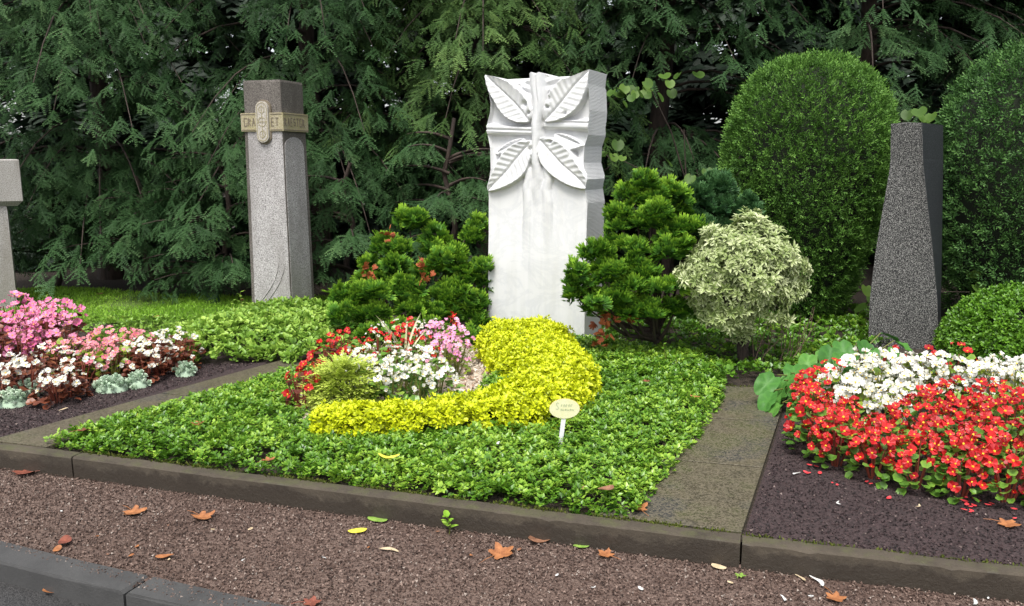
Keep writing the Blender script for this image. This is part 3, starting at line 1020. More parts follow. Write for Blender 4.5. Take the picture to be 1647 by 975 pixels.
    root = thing('marble_gravestone', 'tall white marble gravestone carved with a cross and four leaves', 'gravestone', (*((A + B) / 2), Z0))
    org = np.array(root.location)
    front = mesh_np('carved_front', V - org, F, 'marble', smooth=True)
    link('carved_front', front, root)
    # block behind: sides, top and back continue the outline of the carved face
    acc = Acc()
    def skirt(row_pts, depths, m):
        k = len(depths)
        P_ = np.stack([row_pts + np.array((ey[0] * d, ey[1] * d, 0)) for d in depths])
        n = len(row_pts)
        ii = np.arange(k * n).reshape(k, n)
        F_ = np.stack([ii[:-1, :-1], ii[1:, :-1], ii[1:, 1:], ii[:-1, 1:]], -1).reshape(-1, 4)
        acc.add(P_.reshape(-1, 3), F_, m)
    G = V.reshape(nr, nc, 3)
    skirt(G[:, -1], [0, .004, .1, .2, .3, TH], 1)
    skirt(G[::-1, 0], [0, TH], 0)
    skirt(G[-1, ::-1], [0, TH], 0)
    back = np.stack([G[:, -1] + np.array((*(ey * TH), 0)), G[:, 0] + np.array((*(ey * TH), 0))], 1)
    ii = np.arange(nr * 2).reshape(nr, 2)
    acc.add(back.reshape(-1, 3), np.stack([ii[:-1, 0], ii[:-1, 1], ii[1:, 1], ii[1:, 0]], -1))
    link('block', acc.mesh('block', ['marble', 'marble_ribbed'], False, org), root)


build_marble()


def loft(rings, close_top=True):
    """rings: list of (n,3) arrays bottom to top"""
    n = len(rings[0]); k = len(rings)
    V = np.concatenate(rings)
    F = [(i * n + j, i * n + (j + 1) % n, (i + 1) * n + (j + 1) % n, (i + 1) * n + j) for i in range(k - 1) for j in range(n)]
    if n == 4:
        F.append(tuple((k - 1) * n + j for j in range(4)))
        F.append((3, 2, 1, 0))
    return V, np.array(F)


def plate(outline, o, u, v, w, th):
    """flat piece with thickness: outline in (u,v), origin o, thickness along w"""
    out = np.asarray(outline, dtype=float); n = len(out)
    f = o + out[:, :1] * u + out[:, 1:2] * v
    V = np.concatenate([f, f + w * th])
    ctr = np.array([f.mean(0) + w * th])
    V = np.concatenate([V, ctr])
    F = []
    for j in range(n):
        k = (j + 1) % n
        F += [(j, k, n + k), (j, n + k, n + j), (n + j, n + k, 2 * n)]
    return V, np.array(F)


def build_pillar():
    A, B, C = np.array((-2.485, 7.64)), np.array((-2.085, 7.52)), np.array((-1.955, 7.86))
    D = A + (C - B) * 1.05
    ctr = (A + B + C + D) / 4
    z0, zb0, zb1, zt = .08, 1.835, 2.0, 2.292
    root = thing('granite_pillar', 'grey granite pillar with a pale cross shaped stone band near its top', 'gravestone', (*ctr, z0))
    org = np.array(root.location)

    def ring(z, s):
        return np.array([(*(ctr + (q - ctr) * s), z) for q in (A, B, C, D)])
    acc = Acc()
    acc.add(*loft([ring(z0, 1.03), ring(.9, 1.0), ring(zb0 + .04, .955)]))
    link('shaft', acc.mesh('shaft', 'granite_weathered', False, org), root)
    acc = Acc()
    acc.add(*loft([ring(zb0 + .04, .93), ring(zt - .02, .925), ring(zt, .90)]))
    link('head', acc.mesh('head', 'granite_weathered', False, org), root)

    def face(p, q, s_lo, s_hi, lo, hi, m0, m1, th, name, arch):
        a3, b3 = ctr + (p - ctr) * s_lo, ctr + (q - ctr) * s_lo
        a4, b4 = ctr + (p - ctr) * s_hi, ctr + (q - ctr) * s_hi
        W0 = np.linalg.norm(b3 - a3)
        u = np.array((*((b3 - a3) / W0), 0)); w = np.array((u[1], -u[0], 0.))
        v = np.array((*(((a4 + b4) / 2 - (a3 + b3) / 2) / (hi - lo)), 1.))
        o = np.array((*((a3 + b3) / 2), lo))
        hw = W0 / 2
        pts = [(-hw + m0, 0), (hw - m1, 0)]
        l, r_2 = -(hw * s_hi / s_lo) + m0, (hw * s_hi / s_lo) - m1
        H = hi - lo
        if arch:
            for k in range(9):
                a = math.pi * k / 8
                pts.append(((l + r_2) / 2 + (r_2 - l) / 2 * math.cos(a), H - (r_2 - l) * .32 * (1 - math.sin(a))))
        else:
            pts += [(r_2, H), (l, H)]
        acc = Acc()
        acc.add(*plate(pts, o + w * -.01, u, v, w, .01 + th))
        link(name, acc.mesh(name, 'granite_grey', False, org), root)
        return o, u, v, w
    o, u, v, w = face(A, B, 1.03, .955, z0 + .001, zb0 - .002, .035, .004, .006, 'front_panel', False)
    face(B, C, 1.03, .955, z0 + .001, zb0 - .05, .012, .045, .006, 'side_panel', True)
    # carved curved ridges near the foot
    for dx in (-.02, .045):
        pts = [o + u * (dx + .12 - .26 * (1 - s) ** 1.7) + v * (.12 + .42 * s) + w * .006 for s in np.linspace(0, 1, 9)]
        V, F = tube(pts, [.002, .005, .006, .007, .007, .006, .005, .004, .002], 6)
        acc = Acc(); acc.add(V, F)
        link('carved_ridge', acc.mesh('carved_ridge', 'granite_grey', True, org), root)
    # band round the two faces in view
    sc = 1.06
    Ab, Bb, Cb = (ctr + (q - ctr) * sc for q in (A, B, C))
    Ai, Bi, Ci = (ctr + (q - ctr) * .9 for q in (A, B, C))
    ringb = lambda z: np.array([(*q, z) for q in (Ab, Bb, Cb, Ci, Bi, Ai)])
    V = np.concatenate([ringb(zb0), ringb(zb1)])
    F4 = [(j, (j + 1) % 6, 6 + (j + 1) % 6, 6 + j) for j in range(6)] + [(6, 7, 10, 11), (7, 8, 9, 10), (5, 4, 1, 0), (4, 3, 2, 1)]
    acc = Acc(); acc.add(V, np.array(F4))
    band = link('cross_band', acc.mesh('cross_band', 'band_stone', False, org), root)
    W0 = np.linalg.norm(Bb - Ab)
    u2 = np.array((*((Bb - Ab) / W0), 0)); w2 = np.array((u2[1], -u2[0], 0.)); up = np.array((0, 0, 1.))
    o2 = np.array((*Ab, (zb0 + zb1) / 2)) + u2 * (W0 * .535)

    def pill(hw, hh):
        return [(hw * math.cos(a), (hh - hw) * (1 if math.sin(a) >= 0 else -1) + hw * math.sin(a)) for a in np.linspace(0, 2 * math.pi, 24, endpoint=False)]
    acc = Acc(); acc.add(*plate(pill(.080, .200), o2 - w2 * .06, u2, up, w2, .058))  # dark plate stands for the shadow ring around the boss
    link('boss_shadow_ring', acc.mesh('boss_shadow_ring', 'lettering_and_shadow', False, org), root)
    acc = Acc(); acc.add(*plate(pill(.064, .184), o2 - w2 * .06, u2, up, w2, .08))
    boss = link('boss', acc.mesh('boss', 'boss_stone', False, org), root)
    acc = Acc()
    ring_ = [(.040 * math.cos(a), .040 * math.sin(a)) for a in np.linspace(0, 2 * math.pi, 17)]
    lines = [ring_, [(0, -.15), (0, .15)], [(-.05, 0), (.05, 0)], [(.03 * math.cos(a), .11 + .03 * math.sin(a)) for a in np.linspace(0, 2 * math.pi, 11)], [(.03 * math.cos(a), -.11 + .03 * math.sin(a)) for a in np.linspace(0, 2 * math.pi, 11)],
             [(.052 * math.cos(a), .118 * (1 if math.sin(a) > 0 else -1) + .052 * math.sin(a)) for a in np.linspace(.05, 2 * math.pi + .05, 23)]]
    for ln in lines:
        for q, s_ in zip(ln[:-1], ln[1:]):
            p0 = o2 + u2 * q[0] + up * q[1] + w2 * .0195; p1 = o2 + u2 * s_[0] + up * s_[1] + w2 * .0195
            d = p1 - p0; L_ = np.linalg.norm(d); d /= L_
            acc.add(*plate([(0, -.003), (L_, -.003), (L_, .003), (0, .003)], p0, d, np.cross(d, w2), w2, .003))
    link('carving', acc.mesh('carving', 'band_stone', False, org), boss, kind='stuff')
    # worn raised characters and rims on the band
    r2 = np.random.default_rng(5)
    L = np.linalg.norm(Cb - Bb)
    u3 = np.array((*((Cb - Bb) / L), 0)); w3 = np.array((u3[1], -u3[0], 0.))
    acc = Acc()
    def stroke(o_, u_, w_, x, z, dx, dz, th=.0085):
        p0 = o_ + u_ * x + up * z; p1 = o_ + u_ * (x + dx) + up * (z + dz)
        d = (p1 - p0); ln = np.linalg.norm(d); d /= ln
        side = np.cross(d, w_)
        acc.add(*plate([(0, -th / 2), (ln, -th / 2), (ln, th / 2), (0, th / 2)], p0 - w_ * .002, d, side, w_, .005))
    glyphs = [[(0, 0, 0, .07), (0, .07, .028, 0), (.028, 0, 0, .03), (0, 0, .028, 0)], [(0, 0, 0, .07), (0, .07, .024, -.015), (.024, .05, -.024, -.015), (.005, .035, .022, -.035)],
              [(0, 0, .014, .07), (.014, .07, .014, -.07), (.006, .028, .016, 0)], [(0, 0, 0, .07), (0, .07, .024, 0), (0, .035, .02, 0), (0, 0, .024, 0)],
              [(0, .01, .024, 0), (.024, .01, 0, .026), (.024, .036, -.024, 0), (0, .036, 0, .03), (0, .066, .024, 0)], [(.012, 0, 0, .07), (-.002, .07, .03, 0)]]
    oA = np.array((*Ab, (zb0 + zb1) / 2 - .035)); oB = np.array((*Bb, (zb0 + zb1) / 2 - .035))
    for k in range(3):
        for g in glyphs[k]:
            stroke(oA, u2, w2, .035 + k * .043 + g[0], g[1], g[2], g[3])
    for k in range(2):
        for g in glyphs[(k * 2 + 3) % 6]:
            stroke(oA, u2, w2, W0 * .535 + .085 + k * .046 + g[0], g[1], g[2], g[3])
    for k in range(7):
        for g in glyphs[(k + 1) % 6]:
            stroke(oB, u3, w3, .02 + k * .046 + g[0], g[1], g[2], g[3])
    for zz in (-.035, .105):
        stroke(oA, u2, w2, .008, zz, W0 * .535 - .09, 0, .007)
        stroke(oA, u2, w2, W0 * .535 + .075, zz, W0 * .465 - .085, 0, .007)
        stroke(oB, u3, w3, .008, zz, L - .016, 0, .007)
    link('lettering', acc.mesh('lettering', 'lettering_and_shadow', False, org), band, kind='stuff')


build_pillar()


def block(name, x0, x1, y0, y1, z0, z1, mat, root, bev=.01, chb=0.0):
    """box with worn edges; chb: wider chamfer at the bottom"""
    acc = Acc()
    def ring(z, i):
        return np.array([(x0 + i, y0 + i, z), (x1 - i, y0 + i, z), (x1 - i, y1 - i, z), (x0 + i, y1 - i, z)])
    acc.add(*loft([ring(z0, chb or bev), ring(z0 + (chb or bev), 0), ring(z1 - bev, 0), ring(z1, bev)]))
    return link(name, acc.mesh(name, mat, False, np.array(root.location)), root)


root = thing('granite_monument', 'pale granite monument with a wide block head cut off at the left edge', 'gravestone', (-5.27, 7.96, .08), math.radians(30))
block('shaft', -5.55, -4.99, 7.80, 8.12, .08, 1.13, 'granite_light', root)
block('head', -5.69, -4.85, 7.76, 8.16, 1.131, 1.585, 'granite_light', root, .012, .05)


def build_dark():
    lv = [(198, 1433, 1483, 1517), (265, 1432, 1485, 1517), (330, 1421, 1492, 1516), (400, 1409, 1500, 1515), (480, 1399, 1507.5, 1513.5), (562, 1396, 1510, 1513)]
    pys = np.linspace(198, 566, 120)
    L_ = np.interp(pys, [l[0] for l in lv] + [600], [l[1] for l in lv] + [1396])
    Rg = np.interp(pys, [l[0] for l in lv] + [600], [l[2] for l in lv] + [1511])
    Rt = np.interp(pys, [l[0] for l in lv] + [600], [l[3] for l in lv] + [1513])
    YL, YR, YB = 6.40, 6.24, 6.62
    def zq(px, py, Y): return Q(px, py, Y)
    zt = Q(1460, 198, 6.3)[2]
    zs = np.linspace(zt, .08, 120)
    def at_z(pxs, Y):
        py_of = np.array([Q(1460, py, Y)[2] for py in pys])
        px = np.interp(-zs, -py_of, pxs)
        return np.array([[(Q(pp, np.interp(-z_, -py_of, pys), Y))[0], Y, z_] for pp, z_ in zip(px, zs)])
    PL, PR, PB = at_z(L_, YL), at_z(Rg, YR), at_z(Rt, YB)
    # smooth the plan outlines down the stone
    ker = np.ones(9) / 9
    for A_ in (PL, PR, PB):
        A_[4:-4, 0] = np.convolve(A_[:, 0], ker, 'valid')
    nC = 44
    s = np.linspace(0, 1, nC)
    G = PL[:, None] * (1 - s)[None, :, None] + PR[:, None] * s[None, :, None]
    fz = (zt - zs) / (zt - .1)
    gs = np.interp(fz, [0, .18, .35, .69, .71], [.93, .93, .86, .72, .72])
    width = np.linalg.norm(PR - PL, axis=1)
    dx = (s[None] - gs[:, None]) * width[:, None]
    dep = .012 * np.exp(-(dx / .006) ** 2) * (fz < .70)[:, None]
    cxm = (s[None] - .58) * width[:, None]; cz = (zs - (zt - .235))[:, None]
    rr = np.hypot(cxm, cz)
    dep = dep + .008 * np.exp(-((rr - .098) / .005) ** 2) * (cz < -.02)
    dep = dep + .006 * np.exp(-((rr - .045) / .005) ** 2)
    nx = norm(np.array([[YL - YR, -(3.2 - 2.8), 0]]))[0]
    G = G - dep[..., None] * nx[None, None] * 1.0
    root = thing('dark_gravestone', 'dark speckled granite gravestone flaring to its foot between two clipped yews', 'gravestone', (3.1, 6.4, .08))
    org = np.array(root.location)
    nr = len(zs)
    ii = np.arange(nr * nC).reshape(nr, nC)
    F = np.stack([ii[:-1, :-1], ii[1:, :-1], ii[1:, 1:], ii[:-1, 1:]], -1).reshape(-1, 4)
    link('front_face', mesh_np('front_face', G.reshape(-1, 3) - org, F, 'granite_dark', smooth=True), root)
    acc = Acc()
    PBL = PL + np.array((.24, .30, 0)); 
    def st(a_, c_, m):
        V = np.stack([a_, c_], 1).reshape(-1, 3); i2 = np.arange(nr * 2).reshape(nr, 2)
        acc.add(V, np.stack([i2[:-1, 0], i2[1:, 0], i2[1:, 1], i2[:-1, 1]], -1), m)
    st(G[:, -1], PB, 1); st(PB, PBL, 1); st(PBL, G[:, 0], 1)
    top_ = np.concatenate([G[0], PB[:1], PBL[:1]]); c0 = top_.mean(0) + (0, 0, .006)
    acc.add(np.concatenate([top_, [c0]]), np.array([(j, (j + 1) % len(top_), len(top_)) for j in range(len(top_))]), 0)
    link('block', acc.mesh('block', ['granite_dark', 'granite_polished'], False, org), root)


build_dark()


def build_sign():
    Y = 3.90
    base = Q(901, 703, Y); c = Q(908, 657, Y)
    root = thing('plant_sign', 'small oval pale yellow sign on a white stake in the ground cover', 'sign', (base[0], Y, .085))
    org = np.array(root.location)
    up = np.array((.02, -.12, .99)); up /= np.linalg.norm(up)
    u = np.array((1., -.08, .02)); u /= np.linalg.norm(u)
    w = np.cross(u, up); 
    if w[1] > 0: w = -w
    ov = lambda a_, b_: [(a_ * math.cos(t_), b_ * math.sin(t_)) for t_ in np.linspace(0, 2 * math.pi, 40, endpoint=False)]
    acc = Acc(); acc.add(*plate(ov(.0775, .055), c, u, up, w, .004))
    rim = link('sign_rim', acc.mesh('sign_rim', 'sign_rim', False, org), root)
    acc = Acc(); acc.add(*plate(ov(.0755, .053), c + w * .003, u, up, w, .003))
    link('sign_plate', acc.mesh('sign_plate', 'sign_yellow', False, org), root)
    acc = Acc()
    def st(x0, z0, x1, z1, th=.0035):
        p0 = c + w * .0055 + u * x0 + up * z0; p1 = c + w * .0055 + u * x1 + up * z1
        d = p1 - p0; ln = np.linalg.norm(d); d /= ln
        acc.add(*plate([(0, -th / 2), (ln, -th / 2), (ln, th / 2), (0, th / 2)], p0, d, np.cross(w, d), w, .0012))
    S = [(-.030, .030), (-.036, .034), (-.042, .028), (-.040, .020), (-.033, .012), (-.030, .004), (-.036, -.003), (-.043, .000)]
    for q, r2 in zip(S[:-1], S[1:]): st(*q, *r2)
    for k, x in enumerate((-.016, -.004, .008, .020, .032)):
        st(x, .012, x, .024); st(x, .024, x + .006, .022); 
        if k % 2: st(x + .006, .022, x + .006, .012)
    for k, x in enumerate((-.018, -.008, .004, .016, .028, .040)):
        st(x, -.010, x, .000); st(x + .005, -.010, x + .005, -.002)
        if k % 2 == 0: st(x, -.001, x + .005, -.001)
    link('lettering', acc.mesh('lettering', 'sign_ink', False, org), root, kind='stuff')
    acc = Acc()
    bt = np.array((base[0] - .006, Y + .012, .07)); tp = c - up * .02 - w * .0005
    d = tp - bt
    acc.add(*plate([(-.011, 0), (.011, 0), (.0115, 1), (-.0115, 1)], bt - w * .005, u, d, w, .005))
    link('stake', acc.mesh('stake', 'stake_white', False, org), root)


build_sign()
# ------------------------------------------------------------------ yews and other trees
def yew_tree(name, label, x, y, h, nl, length, seed, az=(190, 350), zlo=.5, mat='yew', droop=.75, rise=.35, group=None, step=11, lodz=3.75, rad=.16, sc=(.62, 1.12), zs=None, cat='tree'):
    r = np.random.default_rng(seed)
    root = thing(name, label, cat, (x, y, .08), 0, group)
    org = np.array(root.location)
    acc = Acc()
    k = 8
    tp = np.array([(x + .06 * math.sin(1.7 * i + seed), y + .06 * math.cos(2.1 * i + seed), .05 + h * i / (k - 1)) for i in range(k)])
    acc.add(*tube(tp, np.linspace(rad, .02, k), 9))
    crown = Acc()
    LOC, DIR, UP, SC, RN = [], [], [], [], []
    for i in range(nl):
        z0 = zs[i] if zs is not None else r.uniform(zlo, h * .93)
        a = math.radians(r.uniform(*az))
        L = length * r.uniform(.7, 1.15) * (1 - .55 * max(0, z0 / h - .35))
        d = np.array((math.cos(a), math.sin(a), 0.))
        ss = np.linspace(0, 1, 7)
        c0 = np.array([x, y, z0])
        f = lambda s: c0 + d * (L * s) + np.array((0, 0, L * (rise * s - droop * s * s)))
        acc.add(*tube([f(s) for s in ss], np.linspace(.02, .004, 7), 4))
        ltone = r.normal(0, .15)
        for j in range(step):
            s = .22 + .78 * (j + r.uniform(0, .6)) / step
            p = f(s)
            sg = 1 if j % 2 else -1
            b_ = a + sg * math.radians(r.uniform(28, 68))
            d2 = np.array((math.cos(b_), math.sin(b_), 0))
            l2 = L * r.uniform(.20, .36) * (1.25 - .6 * s)
            sl = rise - 2 * droop * s * .8
            for tq in np.linspace(.2, 1, max(2, int(l2 / .10))):
                q = p + d2 * (l2 * tq) + np.array((0, 0, l2 * (sl * .4 * tq - .45 * tq * tq)))
                LOC.append(q + r.normal(0, .02, 3))
                dd = d2 * r.uniform(.5, 1) + d * .45 + np.array((0, 0, r.uniform(-1.0, -.15) * (.6 + droop)))
                dd += r.normal(0, .22, 3)
                DIR.append(dd); UP.append((r.normal(0, .35) + d[0] * .5, r.normal(0, .35) + d[1] * .5, 1))
                SC.append(r.uniform(*sc)); RN.append(np.clip(.46 + ltone + r.normal(0, .17), 0, 1))
        LOC.append(f(1.0)); DIR.append(d + np.array((0, 0, -.5))); UP.append((0, 0, 1)); SC.append(1.0); RN.append(.6)
    LOC, DIR, UP, SC, RN = map(np.array, (LOC, DIR, UP, SC, RN))
    R = frames(DIR, UP)
    low = LOC[:, 2] < lodz
    thin = low | (r.uniform(0, 1, len(LOC)) < .6)
    LOC, SC, RN, R, low = LOC[thin], SC[thin], RN[thin], R[thin], low[thin]
    kk = r.integers(0, 4, len(LOC))
    for i in range(4):
        q = low & (kk == i)
        scatter(crown, YEW[i], LOC[q], R[q], SC[q], RN[q])
    for i in range(2):
        q = (~low) & (kk % 2 == i)
        scatter(crown, YEW_LOD[i], LOC[q], R[q], SC[q] * 1.35, RN[q])
    link('trunk', acc.mesh('trunk', 'bark', True, org), root)
    link('crown', crown.mesh('crown', mat, False, org), root, kind='stuff')
    return len(LOC)


cnt = 0
cnt += yew_tree('yew_tree', 'large dark yew tree overhanging the lawn at the far left', -5.1, 10.3, 6.6, 54, 2.3, 11, zlo=1.35)
cnt += yew_tree('yew_tree', 'large yew tree with drooping boughs behind the granite pillar', -2.5, 10.4, 6.8, 54, 2.2, 12, zlo=1.5)
cnt += yew_tree('yew_tree', 'yellowish green yew tree between the pillar and the marble stone', -.35, 10.5, 6.8, 50, 2.0, 13, zlo=1.7, mat='yew_light')
cnt += yew_tree('yew_tree', 'dark yew tree behind the marble stone and the cypress', 1.9, 10.4, 6.6, 54, 2.0, 14, zlo=1.5)
cnt += yew_tree('yew_tree', 'dark yew tree rising behind the clipped yew dome', 4.3, 10.3, 6.6, 50, 2.3, 15, zlo=1.8)
cnt += yew_tree('yew_tree', 'dark yew tree behind the clipped yew at the right edge', 6.6, 10.2, 6.4, 26, 2.2, 16, zlo=1.0)
# young bushes along the lawn edge
for k, (bx, by, h, n_, ln, lab) in enumerate([
        (-5.3, 9.35, 1.5, 14, .95, 'low yew bush beneath the yew at far left, behind the pink begonias'),
        (-4.15, 9.15, 1.35, 14, .95, 'low dark yew bush midway along the lawn edge'),
        (-3.15, 8.95, 1.75, 16, .9, 'upright young yew bush just left of the granite pillar'),
        (-1.75, 8.7, 1.5, 13, .85, 'young yew bush just right of the granite pillar'),
        (-.65, 8.5, 1.95, 20, .75, 'thin young yew leaning beside the left edge of the marble stone')]):
    cnt += yew_tree('yew_bush', lab, bx, by, h, n_, ln, 30 + k, az=(170, 370), zlo=.25, droop=.35, rise=.45, step=8, rad=.04, sc=(.65, 1.0), cat='bush', group='young yew bushes along the lawn')


def far_tree(label, x, y, h, rad, n, seed):
    r = np.random.default_rng(seed)
    root = thing('conifer_tree', label, 'tree', (x, y, .08), 0, 'dark trees behind the yews')
    org = np.array(root.location)
    acc = Acc(); acc.add(*tube([(x, y, .05), (x + .1, y, h * .5), (x, y, h)], [.2, .13, .03], 8))
    link('trunk', acc.mesh('trunk', 'bark', True, org), root)
    a = r.uniform(0, 6.28, n); z = r.uniform(.1, h, n)
    q = np.sqrt(r.uniform(.15, 1, n)) * rad * (1 - .5 * (z / h) ** 2)
    loc = np.column_stack([x + np.cos(a) * q, y + np.sin(a) * q, z])
    d = np.column_stack([np.cos(a), np.sin(a), r.uniform(-1.2, .1, n)]) + r.normal(0, .3, (n, 3))
    c = Acc()
    for i in range(2):
        m_ = np.arange(n) % 2 == i
        scatter(c, YEW_FAR[i], loc[m_], frames(d, np.tile((0, 0, 1.), (n, 1)))[m_], r.uniform(1.6, 2.6, n)[m_], np.clip(r.normal(.45, .2, n), 0, 1)[m_])
    link('crown', c.mesh('crown', 'far_needles', False, org), root, kind='stuff')


for k, (x, lab) in enumerate([(-7.2, 'dark conifer far behind the left yew'), (-4.3, 'dark conifer in the gap left of the pillar'), (-1.6, 'dark conifer in the gap between pillar and marble stone'), (1.0, 'dark conifer in the gap behind the marble stone'), (3.6, 'dark conifer behind the yew dome'), (6.2, 'dark conifer behind the right clipped yew'), (8.8, 'dark conifer far behind the right edge')]):
    far_tree(lab, x, 13.2 + .5 * (k % 2), 7.5, 2.1, 1300, 60 + k)


def linden():
    r = np.random.default_rng(4)
    root = thing('linden_sapling', 'broad leaved linden sapling with round leaves among the yews', 'sapling', (1.9, 8.9, .08))
    org = np.array(root.location)
    V, F, T = disc_leaf(.12, .11, .25, 12, .2)
    mes = [mesh_np('leaf', V, F, 'linden', rnd=np.full(len(V), q), tip=T, smooth=True) for q in (.15, .4, .6, .85)]
    spots = []
    for cxp, cyp, Y, n_, sx, sy in ((1045, 140, 8.6, 14, 55, 22), (1000, 150, 8.8, 6, 25, 25), (1110, 280, 8.3, 9, 40, 22), (1480, 185, 7.7, 10, 40, 14), (1405, 130, 8.2, 5, 25, 25), (1400, 470, 7.4, 6, 12, 25), (985, 250, 8.5, 8, 18, 60), (1560, 470, 7.0, 6, 30, 20)):
        for _ in range(n_):
            spots.append(Q(cxp + r.normal(0, sx * .6), cyp + r.normal(0, sy * .6), Y + r.normal(0, .12)))
    acc = Acc()
    acc.add(*tube([(1.9, 8.9, .05), (1.95, 8.8, .8), (1.85, 8.7, 1.4), (1.8, 8.65, 1.9)], [.02, .014, .009, .005], 6))
    for e in (Q(985, 250, 8.5), Q(1110, 280, 8.3), Q(1045, 140, 8.6), Q(1405, 130, 8.2), Q(1480, 185, 7.7)):
        s0 = np.array((1.93, 8.82, min(1.2, e[2] * .6)))
        acc.add(*tube([s0, (s0 + e) / 2 + (0, 0, .12), e], [.012, .008, .003], 5))
    for e in (Q(1400, 470, 7.4), Q(1560, 470, 7.0)):
        acc.add(*tube([(1.9, 8.88, .2), (e + (1.9, 8.88, .2)) / 2, e], [.01, .008, .003], 5))
    link('trunk', acc.mesh('trunk', 'bark', True, org), root)
    for p in spots:
        o = link('leaf', mes[r.integers(0, 4)], root, tuple(p - org))
        o.rotation_euler = (-r.uniform(.3, 1.1), r.normal(0, .35), r.normal(math.pi, .7))
        s = r.uniform(.75, 1.25); o.scale = (s, s, s)


linden()


# ------------------------------------------------------------------ clipped shrubs
def dome(name, label, x, y, zc, rx, prof, mat, n, seed, tpls, sc=(.8, 1.3), cat='topiary', core='core_dark', lump=.04, thick=.10):
    """clipped shrub: prof = [(z, radius)] from foot to crown"""
    r = np.random.default_rng(seed)
    root = thing(name, label, cat, (x, y, .085))
    org = np.array(root.location)
    zz = np.array([p[0] for p in prof]); rr = np.array([p[1] for p in prof]) * rx
    # dark core added well inside the leaf shell to block the view through
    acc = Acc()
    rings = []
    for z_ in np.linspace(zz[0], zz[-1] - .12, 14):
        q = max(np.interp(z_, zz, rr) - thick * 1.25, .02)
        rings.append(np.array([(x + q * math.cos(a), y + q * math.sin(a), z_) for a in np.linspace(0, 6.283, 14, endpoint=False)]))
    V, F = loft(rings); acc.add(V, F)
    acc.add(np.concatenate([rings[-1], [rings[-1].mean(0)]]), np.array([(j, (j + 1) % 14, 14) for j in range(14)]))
    link('inner_core', acc.mesh('inner_core', core, True, org), root)
    acc = Acc(); acc.add(*tube([(x, y, .04), (x, y, zz[0] + .25)], [.06, .05], 8))
    link('trunk', acc.mesh('trunk', 'bark', True, org), root)
    # sample the surface by area
    zf = np.linspace(zz[0], zz[-1], 400); rf = np.interp(zf, zz, rr)
    ds = np.hypot(np.gradient(zf), np.gradient(rf)); w = rf * ds
    cdf = np.cumsum(w) / w.sum()
    zi = np.interp(r.uniform(0, 1, n), cdf, zf)
    a = r.uniform(0, 6.283, n)
    ri = np.interp(zi, zz, rr); slope = np.interp(zi, zf, np.gradient(rf) / np.gradient(zf))
    nor = norm(np.column_stack([np.cos(a), np.sin(a), -slope]))
    lum = lump * (np.sin(a * 5 + zi * 6 + seed) * .5 + np.sin(a * 11 - zi * 13 + seed) * .35 + np.sin(a * 23 + zi * 31) * .3)
    hole = vnoise(a * 2.2, zi * 4.5, 3.2, seed)
    keep = r.uniform(0, 1, n) < np.clip(1.15 - np.maximum(hole - .35, 0) * 1.6, .25, 1)
    keep &= (np.sin(a) < .45)
    depth = r.uniform(0, 1, n) ** 1.6 * thick
    loc = np.column_stack([x + np.cos(a) * ri, y + np.sin(a) * ri, zi]) + nor * (lum - depth)[:, None]
    d = jitter(nor * .7 + np.array((0, 0, .55)), .5, r)
    R = frames(d, r.normal(0, 1, (n, 3)))
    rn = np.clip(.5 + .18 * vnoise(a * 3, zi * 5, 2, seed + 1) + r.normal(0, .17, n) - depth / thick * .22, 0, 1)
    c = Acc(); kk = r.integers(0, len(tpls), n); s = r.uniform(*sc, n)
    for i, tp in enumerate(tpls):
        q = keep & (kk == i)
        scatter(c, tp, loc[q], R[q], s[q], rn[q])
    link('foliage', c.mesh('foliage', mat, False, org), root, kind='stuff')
    return root


p = Q(1289, 400, 7.65)
ztop = Q(1291, 92, 7.65)[2]
H = ztop - .15
prof = [(.15, .50), (.45, .66), (.9, .82), (1.3, .94), (1.65, 1.0), (1.95, .985), (2.2, .92), (2.4, .80), (2.55, .63), (2.65, .42), (2.70, .22), (2.71, .01)]
kz = (ztop - .15) / (2.71 - .15)
prof = [(.15 + (z - .15) * kz, q) for z, q in prof]
dome('clipped_yew', 'dome shaped clipped yew left of the dark granite gravestone', p[0], 7.65, 0, .745, prof, 'topiary', 21000, 3, SHOOT, (.75, 1.25), lump=.022)
p = Q(1700, 300, 7.35)
ztop = Q(1700, 52, 7.35)[2]
kz = (ztop - .15) / (2.71 - .15)
prof2 = [(.15, .72), (.45, .84), (.9, .95), (1.3, 1.0), (1.65, 1.0), (1.95, .96), (2.2, .86), (2.4, .72), (2.55, .55), (2.65, .35), (2.70, .16), (2.71, .01)]
prof2 = [(.15 + (z - .15) * kz, q) for z, q in prof2]
dome('clipped_yew', 'large clipped yew cut off at the right edge of the picture', p[0], 7.35, 0, 1.04, prof2, 'topiary_blue', 17000, 5, SHOOT, (.9, 1.5), lump=.045)
BOXL = [sprig(80 + k, 5, .027, .017, .004, (.2, 1.1), leaf2) for k in range(3)]
BOXL = [(v[:, [0, 2, 1]] * np.array((1, 1, -1.)), f, t_) for v, f, t_ in BOXL]
p = Q(1628, 560, 5.95)
zt = Q(1628, 461, 5.95)[2]
rb_ = .53
zc = zt - rb_
prof3 = [(zc + rb_ * math.sin(a), max(math.cos(a), .01)) for a in np.linspace(-.85, math.pi / 2, 14)]
prof3 = [(z, q) for z, q in prof3 if z > .1]
dome('box_ball', 'bright green clipped box ball behind the white begonias at right', p[0], 5.95, 0, rb_, prof3, 'box', 7500, 8, BOXL, (.85, 1.4), 'shrub', lump=.02, thick=.06)


